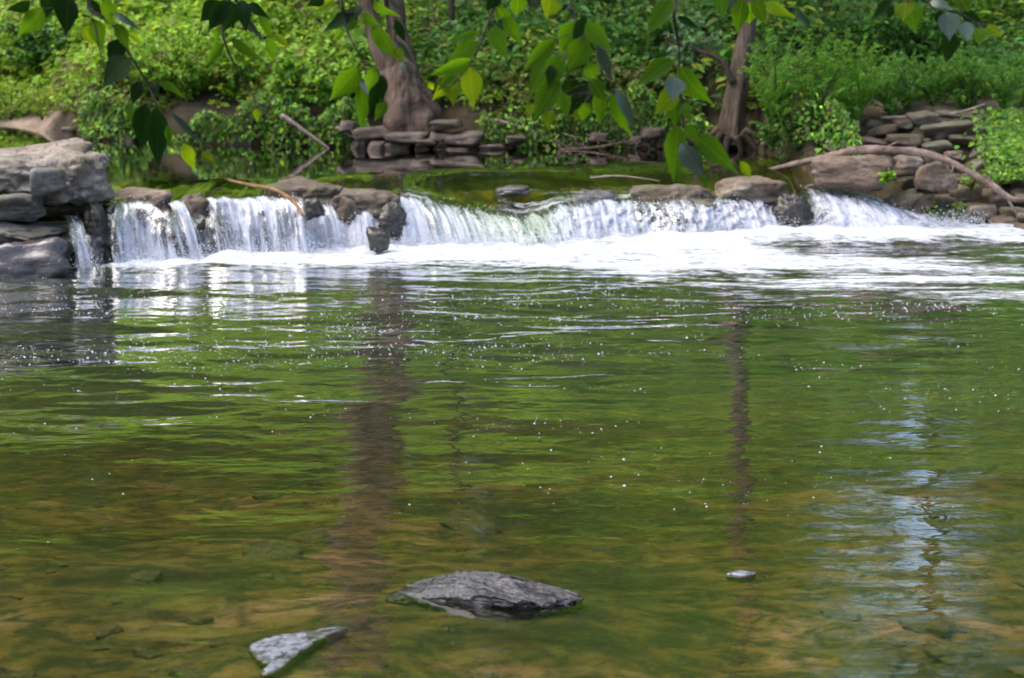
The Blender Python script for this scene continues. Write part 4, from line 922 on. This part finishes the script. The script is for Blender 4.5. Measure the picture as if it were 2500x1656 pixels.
shrub(800, 150, 80, 44, 'shadowed leafy clump between the feathery bush and the long bare branch', ['mid', 'deep', 'dark'], [2, 3, 1], 70, 24, 0.042, 122, 0.6, roots=3)
shrub(20, 84, 90, 40, 'sunny weeds on the slope above the sandy beach', ['lime', 'olive', 'yellow'], [3, 1, 1], 90, 24, 0.04, 123, 0.5, roots=3)
# ------------------------------------------------------------------ fallen wood
e = empty('fallen_branch', D(880, 152, 15.2)); tag(e, 'long bent bare branch lying over the blocks on the right', 'branch')
tobj('branch', e, [D(769, 170, 15.75), D(795, 164, 15.55), D(822, 158, 15.3), D(850, 152, 15.1), D(880, 150, 14.95), D(921, 153, 14.85), D(945, 160, 14.78), D(965, 170, 14.7), D(990, 184, 14.62), D(1010, 198, 14.55), D(1026, 200, 14.55), D(1060, 203, 14.5)],
     [.018, .025, .03, .034, .034, .031, .03, .028, .026, .022, .018, .013], 'bark_branch', seg=12, rough=0.20, sub=10)
tobj('side_twig', e, [D(884, 150, 14.95), D(893, 144, 14.98), D(903, 141, 15.0)], [.014, .009, .004], 'bark_branch', seg=6, rough=0.15)
tobj('side_twig', e, [D(948, 161, 14.78), D(953, 167, 14.72), D(951, 174, 14.7)], [.012, .008, .004], 'bark_branch', seg=6, rough=0.15)
tobj('side_twig', e, [D(1006, 195, 14.57), D(1012, 206, 14.55), D(1018, 216, 14.6)], [.014, .010, .006], 'driftwood', seg=6)
e = empty('dead_stick', D(831, 156, 15.5)); tag(e, 'broken upright tan stub beside the long bare branch', 'stick')
tobj('stick', e, DP([(838, 158), (832, 150), (827, 141)], 15.6), [.03, .027, .02], 'driftwood', seg=8, rough=0.08)
def stick(pts, y, rad, mat, label, k=0.0):
    e = empty('dead_stick', D(*pts[0], y)); tag(e, label, 'stick', 'dead sticks along the stream')
    tobj('stick', e, [D(a, b, y + k * i) for i, (a, b) in enumerate(pts)], list(np.linspace(rad, rad * 0.5, len(pts))), mat, seg=7, rough=0.06)
e = empty('dead_stick', D(277, 190, 13.6)); tag(e, 'orange brown stick caught on the lip and poking into the falls', 'stick')
tobj('stick', e, [D(229, 180, 14.1), D(250, 185, 13.85), D(272, 189, 13.6), D(286, 196, 13.42), D(294, 202, 13.32), D(303, 216, 13.15)], [.010, .013, .015, .018, .018, .006], 'orange_wood', seg=10, rough=0.30, sub=10)
tobj('side_twig', e, [D(290, 199, 13.37), D(297, 200, 13.33), D(301, 205, 13.3)], [.012, .009, .004], 'orange_wood', seg=6, rough=0.2)
stick([(281, 115), (300, 128), (318, 141), (331, 150)], 16.8, .024, 'driftwood', 'long pale stick slanting down the bank into the upper pool')
stick([(336, 127), (352, 136), (366, 144)], 16.75, .014, 'driftwood', 'short thin stick slanting down just left of the forked tree')
stick([(495, 120), (520, 127), (548, 136)], 16.8, .018, 'driftwood', 'thin pale stick lying on the bank right of the forked tree')
stick([(555, 140), (575, 152), (590, 160)], 16.7, .012, 'bark', 'dark stick dipping into the water below the bank')
stick([(560, 150), (590, 148), (615, 144), (640, 140)], 16.65, .014, 'bark', 'grey root like stick lying level along the bank edge')
stick([(880, 118), (930, 116), (960, 112), (985, 104)], 16.2, .016, 'driftwood', 'slender pale stick lying along the top of the wall')
stick([(590, 178), (620, 176), (660, 181)], 15.0, .010, 'driftwood', 'thin stick stranded on the flat wet rock')
for i in range(26):                                    # exposed roots in the cut bank: pieces of the ground
    u = random.uniform(545, 705); v = random.uniform(132, 148); y = 16.72
    pts_ = [D(u, v, y), D(u + random.uniform(-14, 14), v + random.uniform(3, 8), y - 0.04), D(u + random.uniform(-24, 24), min(v + random.uniform(8, 16), 156), y - 0.03)]
    o = tobj('root', None, pts_, [.012, .009, .004], 'bark', seg=5, sub=4); o.parent = ground

# ------------------------------------------------------------------ overhanging leafy branches close to the camera
def leaf_shape(kind, var):
    r = np.random.default_rng(var + 40); nseg = 15; y_ = np.linspace(0, 1, nseg)
    w = np.sin(np.pi * np.clip(y_, 0, 1) ** (0.74 + 0.07 * var)) ** 1.0 * (1 - 0.62 * y_ ** 2.2); w = np.clip(w, 0, None); w[0] = 0.03; w[-1] = 0.0
    w = w / w.max() / 2
    ser = np.where(np.arange(nseg) % 2, 1.0, 0.95); w = w * ser
    bend = (-0.10 - 0.14 * var) * y_ ** 2 + 0.05 * np.sin(y_ * 5 + var); zig = 0.16 + 0.10 * var
    V_ = []
    for i in range(nseg):
        wl = w[i] * (1 + r.normal(0, 0.03)); wr = w[i] * (1 + r.normal(0, 0.03))
        V_ += [(-wl, y_[i], bend[i] + zig * wl * 0.9 + r.normal(0, .006)), (0, y_[i], bend[i]), (wr, y_[i], bend[i] + zig * wr * 0.9 + r.normal(0, .006))]
    idx = np.arange(nseg * 3).reshape(nseg, 3)
    f = np.concatenate([np.stack([idx[:-1, j], idx[:-1, j + 1], idx[1:, j + 1], idx[1:, j]], -1) for j in (0, 1)])
    return mesh('leaf', np.array(V_), f, M[{'g': 'leaf_green', 'y': 'leaf_young', 'd': 'leaf_shaded', 's': 'leaf_sky_sheen'}[kind]])
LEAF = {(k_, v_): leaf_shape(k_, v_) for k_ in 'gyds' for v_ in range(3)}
def z1(x, y): return x * 0.1471, y * 0.1471
def z2(x, y): return 307.2 + x * 0.1471, y * 0.1471
def z3(x, y): return 655.4 + x * 0.15574, y * 0.15574
def spray(conv, sc, depth, twigs, leaves, label, seed):
    r = np.random.default_rng(seed); depth = depth * 1.34
    root_ = D(*conv(*twigs[0][0]), depth); top_ = np.array([root_[0] + r.uniform(-.12, .12), 5.75, 2.86 + 0.03 * math.sin(root_[0] * 2)])
    e = empty('hanging_branch', top_); tag(e, label, 'branch', 'leafy branches hanging into the top of the view')
    allp = []
    for j, tw in enumerate(twigs):
        pts_ = [D(*conv(*q_), depth + r.uniform(-0.03, 0.03)) for q_ in tw]
        if j == 0:
            pts_ = [top_, (top_ + pts_[0]) / 2 + np.array([0, 0, 0.02])] + pts_; rad = np.linspace(0.0060, 0.0018, len(pts_))
        else: rad = np.linspace(0.0034, 0.0015, len(pts_))
        allp += pts_
        tobj('twig', e, pts_, rad, 'twig', seg=6, sub=5)
    allp = np.array(allp)
    for (bx, by, tx, ty, w, kd) in leaves:
        dz = r.uniform(-0.10, 0.10); b = D(*conv(bx, by), depth + dz); t_ = D(*conv(tx, ty), depth + dz + r.uniform(-0.05, 0.02))
        ax = t_ - b; L = np.linalg.norm(ax); ax = ax / L
        view = unit(-(b + np.array([0, 0, -CAMZ])))
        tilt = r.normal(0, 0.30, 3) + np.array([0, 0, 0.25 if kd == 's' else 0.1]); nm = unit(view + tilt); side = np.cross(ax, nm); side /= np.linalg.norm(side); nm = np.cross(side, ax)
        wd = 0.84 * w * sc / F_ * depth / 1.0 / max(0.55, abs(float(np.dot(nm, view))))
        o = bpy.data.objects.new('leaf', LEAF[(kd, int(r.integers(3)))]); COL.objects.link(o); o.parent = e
        mt = Matrix(((side[0] * wd, ax[0] * L, nm[0] * L, b[0] - top_[0]), (side[1] * wd, ax[1] * L, nm[1] * L, b[1] - top_[1]), (side[2] * wd, ax[2] * L, nm[2] * L, b[2] - top_[2]), (0, 0, 0, 1)))
        o.matrix_local = mt
        # short stalk back to the nearest twig point
        q_ = allp[np.argmin(np.linalg.norm(allp - b, axis=1))]
        if 0.012 < np.linalg.norm(q_ - b) < 0.25:
            so = tobj('stalk', None, [q_, (q_ + b) / 2 + np.array([0, 0, 0.004]), b + ax * L * 0.04], [.0018, .0015, .0012], 'twig', seg=4, sub=3)
            so.parent = o; so.matrix_parent_inverse = (Matrix.Translation(Vector(top_)) @ mt).inverted()
    return e
A1, A3 = 0.1471, 0.15574
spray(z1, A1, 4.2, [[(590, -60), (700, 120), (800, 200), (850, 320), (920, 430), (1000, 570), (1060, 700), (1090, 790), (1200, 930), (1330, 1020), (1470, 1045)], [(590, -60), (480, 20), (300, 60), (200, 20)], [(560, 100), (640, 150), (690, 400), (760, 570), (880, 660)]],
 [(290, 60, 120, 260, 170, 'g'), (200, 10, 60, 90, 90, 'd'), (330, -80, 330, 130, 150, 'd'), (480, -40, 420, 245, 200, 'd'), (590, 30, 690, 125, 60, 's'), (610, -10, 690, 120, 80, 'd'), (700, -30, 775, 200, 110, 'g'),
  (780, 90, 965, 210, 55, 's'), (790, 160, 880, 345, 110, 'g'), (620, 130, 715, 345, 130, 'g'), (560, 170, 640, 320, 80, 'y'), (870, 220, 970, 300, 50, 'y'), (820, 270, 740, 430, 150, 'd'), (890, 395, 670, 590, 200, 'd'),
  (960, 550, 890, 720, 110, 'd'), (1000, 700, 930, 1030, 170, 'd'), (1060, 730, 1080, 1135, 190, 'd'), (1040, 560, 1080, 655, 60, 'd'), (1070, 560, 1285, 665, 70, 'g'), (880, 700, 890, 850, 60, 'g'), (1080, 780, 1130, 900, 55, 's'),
  (1160, 770, 1375, 980, 60, 's'), (1140, 850, 1160, 990, 70, 'g'), (1240, 970, 1335, 1170, 110, 'y'), (1370, 1040, 1460, 1095, 80, 'y')], 'long drooping branch with big shade-dark leaves at the far left', 1)
spray(z1, A1, 4.5, [[(1560, -60), (1510, 150), (1530, 290), (1600, 450), (1720, 650), (1760, 720), (1830, 750)], [(1590, -20), (1640, 60), (1720, 180), (1800, 260)]],
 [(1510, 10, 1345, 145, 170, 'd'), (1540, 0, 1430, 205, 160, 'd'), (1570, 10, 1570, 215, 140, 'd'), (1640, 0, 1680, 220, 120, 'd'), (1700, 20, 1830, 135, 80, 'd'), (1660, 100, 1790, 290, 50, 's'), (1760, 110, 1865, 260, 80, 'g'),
  (1800, 250, 1890, 410, 90, 'g'), (1530, 295, 1380, 455, 90, 'g'), (1580, 265, 1790, 425, 80, 'g'), (1850, 240, 1985, 310, 50, 'y'), (1745, 735, 1750, 830, 65, 'y'), (1490, 180, 1460, 290, 60, 'g')], 'branch with a shade-dark bunch of leaves and a long bare twig below', 2)
spray(z2, A1, 4.1, [[(230, -50), (250, 90), (270, 200), (320, 310), (380, 420), (400, 520)]],
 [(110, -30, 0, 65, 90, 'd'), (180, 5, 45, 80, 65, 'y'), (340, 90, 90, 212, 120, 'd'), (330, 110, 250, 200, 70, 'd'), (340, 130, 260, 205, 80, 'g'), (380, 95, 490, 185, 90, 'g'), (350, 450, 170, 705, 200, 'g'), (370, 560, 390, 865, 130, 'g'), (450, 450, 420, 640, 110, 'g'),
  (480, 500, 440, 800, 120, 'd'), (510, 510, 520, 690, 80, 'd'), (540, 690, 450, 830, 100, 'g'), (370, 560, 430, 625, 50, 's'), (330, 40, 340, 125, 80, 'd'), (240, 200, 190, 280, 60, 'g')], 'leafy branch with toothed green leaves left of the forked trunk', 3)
spray(z2, A1, 4.4, [[(540, -50), (590, 90), (605, 200), (595, 260), (650, 320), (720, 420)], [(440, -40), (450, 60), (480, 180), (540, 350), (600, 370)]],
 [(460, -10, 605, 155, 100, 'g'), (600, 130, 665, 295, 80, 'd'), (480, 170, 575, 425, 140, 'g'), (440, 180, 480, 300, 60, 'g'), (590, 270, 745, 445, 60, 's'), (490, 335, 590, 385, 40, 's'), (600, 330, 655, 410, 70, 'y'), (555, 0, 635, 75, 45, 's'), (640, 420, 680, 520, 40, 's')], 'sparse twig with sky-silvered leaves across the forked trunk', 4)
spray(z2, A1, 4.2, [[(1290, -60), (1270, 30), (1240, 130), (1180, 290), (1110, 430), (1020, 540), (960, 600)]],
 [(1300, -50, 1215, 85, 110, 'd'), (1290, 40, 1385, 205, 140, 'g'), (1330, 110, 1475, 315, 110, 'g'), (1300, 140, 1350, 200, 60, 'd'), (1260, 185, 1350, 395, 130, 'g'), (1170, 225, 960, 275, 60, 'g'), (1160, 285, 955, 425, 150, 'g'), (1110, 405, 855, 525, 120, 'g'), (1060, 480, 845, 605, 100, 'g'),
  (960, 550, 850, 695, 100, 'y'), (985, 545, 990, 710, 140, 'y'), (1105, 460, 1135, 725, 180, 'y'), (830, 555, 860, 625, 50, 'y')], 'gracefully bent branch with a fan of light green leaves', 5)
spray(z2, A1, 4.5, [[(1500, -60), (1530, -25), (1620, -15), (1650, -5)]],
 [(1430, -40, 1440, 115, 150, 'g'), (1540, -60, 1560, 55, 150, 'd'), (1650, -20, 1655, 105, 130, 'y')], 'three leaves just dipping into view at the top centre', 6)
spray(z2, A1, 4.0, [[(1790, -50), (1810, 100), (1880, 230), (1910, 330), (1930, 430), (1960, 560), (1950, 620)], [(1910, 270), (1960, 280), (2060, 520), (2100, 620)]],
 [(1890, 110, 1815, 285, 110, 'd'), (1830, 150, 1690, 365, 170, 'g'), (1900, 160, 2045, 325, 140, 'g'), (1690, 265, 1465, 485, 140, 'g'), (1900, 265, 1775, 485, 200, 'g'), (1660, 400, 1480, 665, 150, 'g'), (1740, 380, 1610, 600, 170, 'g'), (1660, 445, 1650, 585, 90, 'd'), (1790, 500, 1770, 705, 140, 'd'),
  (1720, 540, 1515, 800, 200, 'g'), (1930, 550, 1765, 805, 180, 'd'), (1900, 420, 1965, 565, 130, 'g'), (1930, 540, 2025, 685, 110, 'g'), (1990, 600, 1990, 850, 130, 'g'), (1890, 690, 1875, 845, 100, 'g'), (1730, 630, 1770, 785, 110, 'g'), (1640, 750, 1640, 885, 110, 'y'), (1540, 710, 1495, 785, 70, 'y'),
  (1970, 295, 2080, 565, 90, 's'), (2095, 595, 2250, 905, 90, 's'), (2075, 630, 2195, 965, 110, 'g'), (1860, 740, 1810, 835, 60, 'y')], 'thick cluster of overlapping green leaves at the centre right', 7)
spray(z3, A3, 4.2, [[(130, -50), (120, 100), (150, 300), (150, 450), (160, 620), (180, 800), (210, 900), (270, 930)]],
 [(120, 15, -70, 185, 130, 'g'), (140, 110, 285, 180, 60, 'd'), (110, 395, -130, 525, 130, 'g'), (160, 425, 345, 695, 170, 'g'), (125, 500, 120, 625, 140, 's'), (155, 580, -25, 735, 160, 'y'), (120, 630, 130, 805, 130, 'g'), (190, 660, 220, 785, 80, 'g'), (150, 810, 105, 1165, 180, 'g'),
  (165, 920, 315, 1155, 150, 's'), (240, 860, 540, 1115, 170, 'g'), (540, 1035, 625, 1145, 75, 'y'), (285, 1100, 330, 1205, 60, 'g'), (200, 800, 270, 925, 90, 'g')], 'long branch hanging down over the lip with toothed leaves', 8)
spray(z3, A3, 4.5, [[(520, -60), (540, 40), (570, 70)], [(560, -40), (700, 20), (900, 60)]],
 [(420, -30, 430, 85, 100, 'g'), (480, -40, 490, 110, 80, 's'), (560, -10, 520, 225, 140, 'g'), (600, 10, 620, 165, 170, 'g'), (640, -10, 700, 155, 110, 'g'), (690, 25, 905, 115, 95, 'y'), (905, 55, 1000, 190, 50, 's')], 'leaf tuft hiding the top of the leaning trunk', 9)
spray(z3, A3, 4.0, [[(1700, -70), (1830, -30), (1860, 60), (1960, 90), (2090, 170)], [(1700, -60), (1560, -30), (1520, 30), (1500, 90)], [(1600, -40), (1640, 10)]],
 [(1530, 5, 1385, 115, 100, 'd'), (1530, 35, 1480, 135, 65, 'd'), (1640, 10, 1660, 215, 180, 'g'), (1620, 20, 1575, 115, 100, 'y'), (1765, 10, 1905, 50, 75, 's'), (1870, 80, 1900, 235, 150, 's'), (1835, 60, 1835, 205, 90, 'd'), (1910, 190, 1860, 415, 140, 'd'), (1960, -20, 2010, 75, 130, 'g'),
  (1970, 75, 2095, 155, 100, 'd'), (1985, 145, 2010, 245, 100, 's'), (2055, 150, 2125, 160, 40, 's'), (2090, 175, 2080, 295, 95, 'g'), (2130, 165, 2225, 240, 80, 'y')], 'branch with a round sky-silvered leaf near the top right corner', 10)

# the tree on the near bank that carries these branches (outside the frame)
zt = float(T(-4.6, 4.4)); e = empty('tree', (-4.6, 4.4, zt - 0.1)); tag(e, 'near bank tree whose limb carries the hanging leafy branches', 'tree')
tk = tobj('trunk', e, [(-4.6, 4.4, zt - 0.2), (-4.55, 4.45, 1.2), (-4.45, 4.6, 2.4), (-4.5, 4.5, 4.5), (-4.6, 4.3, 7.0)], [.22, .17, .15, .12, .06], 'bark', seg=18, rough=0.10)
tobj('limb', tk, [(-4.45, 4.6, 2.35), (-3.8, 5.2, 2.78), (-2.8, 5.65, 2.88)] + [(x_, 5.75, 2.87 + 0.03 * math.sin(x_ * 2)) for x_ in (-1.9, -1.2, -0.6, 0, 0.6, 1.2, 1.8, 2.3)], [.08, .065, .055, .05, .046, .04, .035, .03, .026, .02, .012], 'bark', seg=10, rough=0.08)
crown(e, [(-4.8, 4.0, 6.5, 1.6), (-4.2, 4.8, 7.4, 1.4), (-5.4, 4.2, 7.6, 1.4)], 3600, 0.10, ['mid', 'deep'], [2, 1], 91)
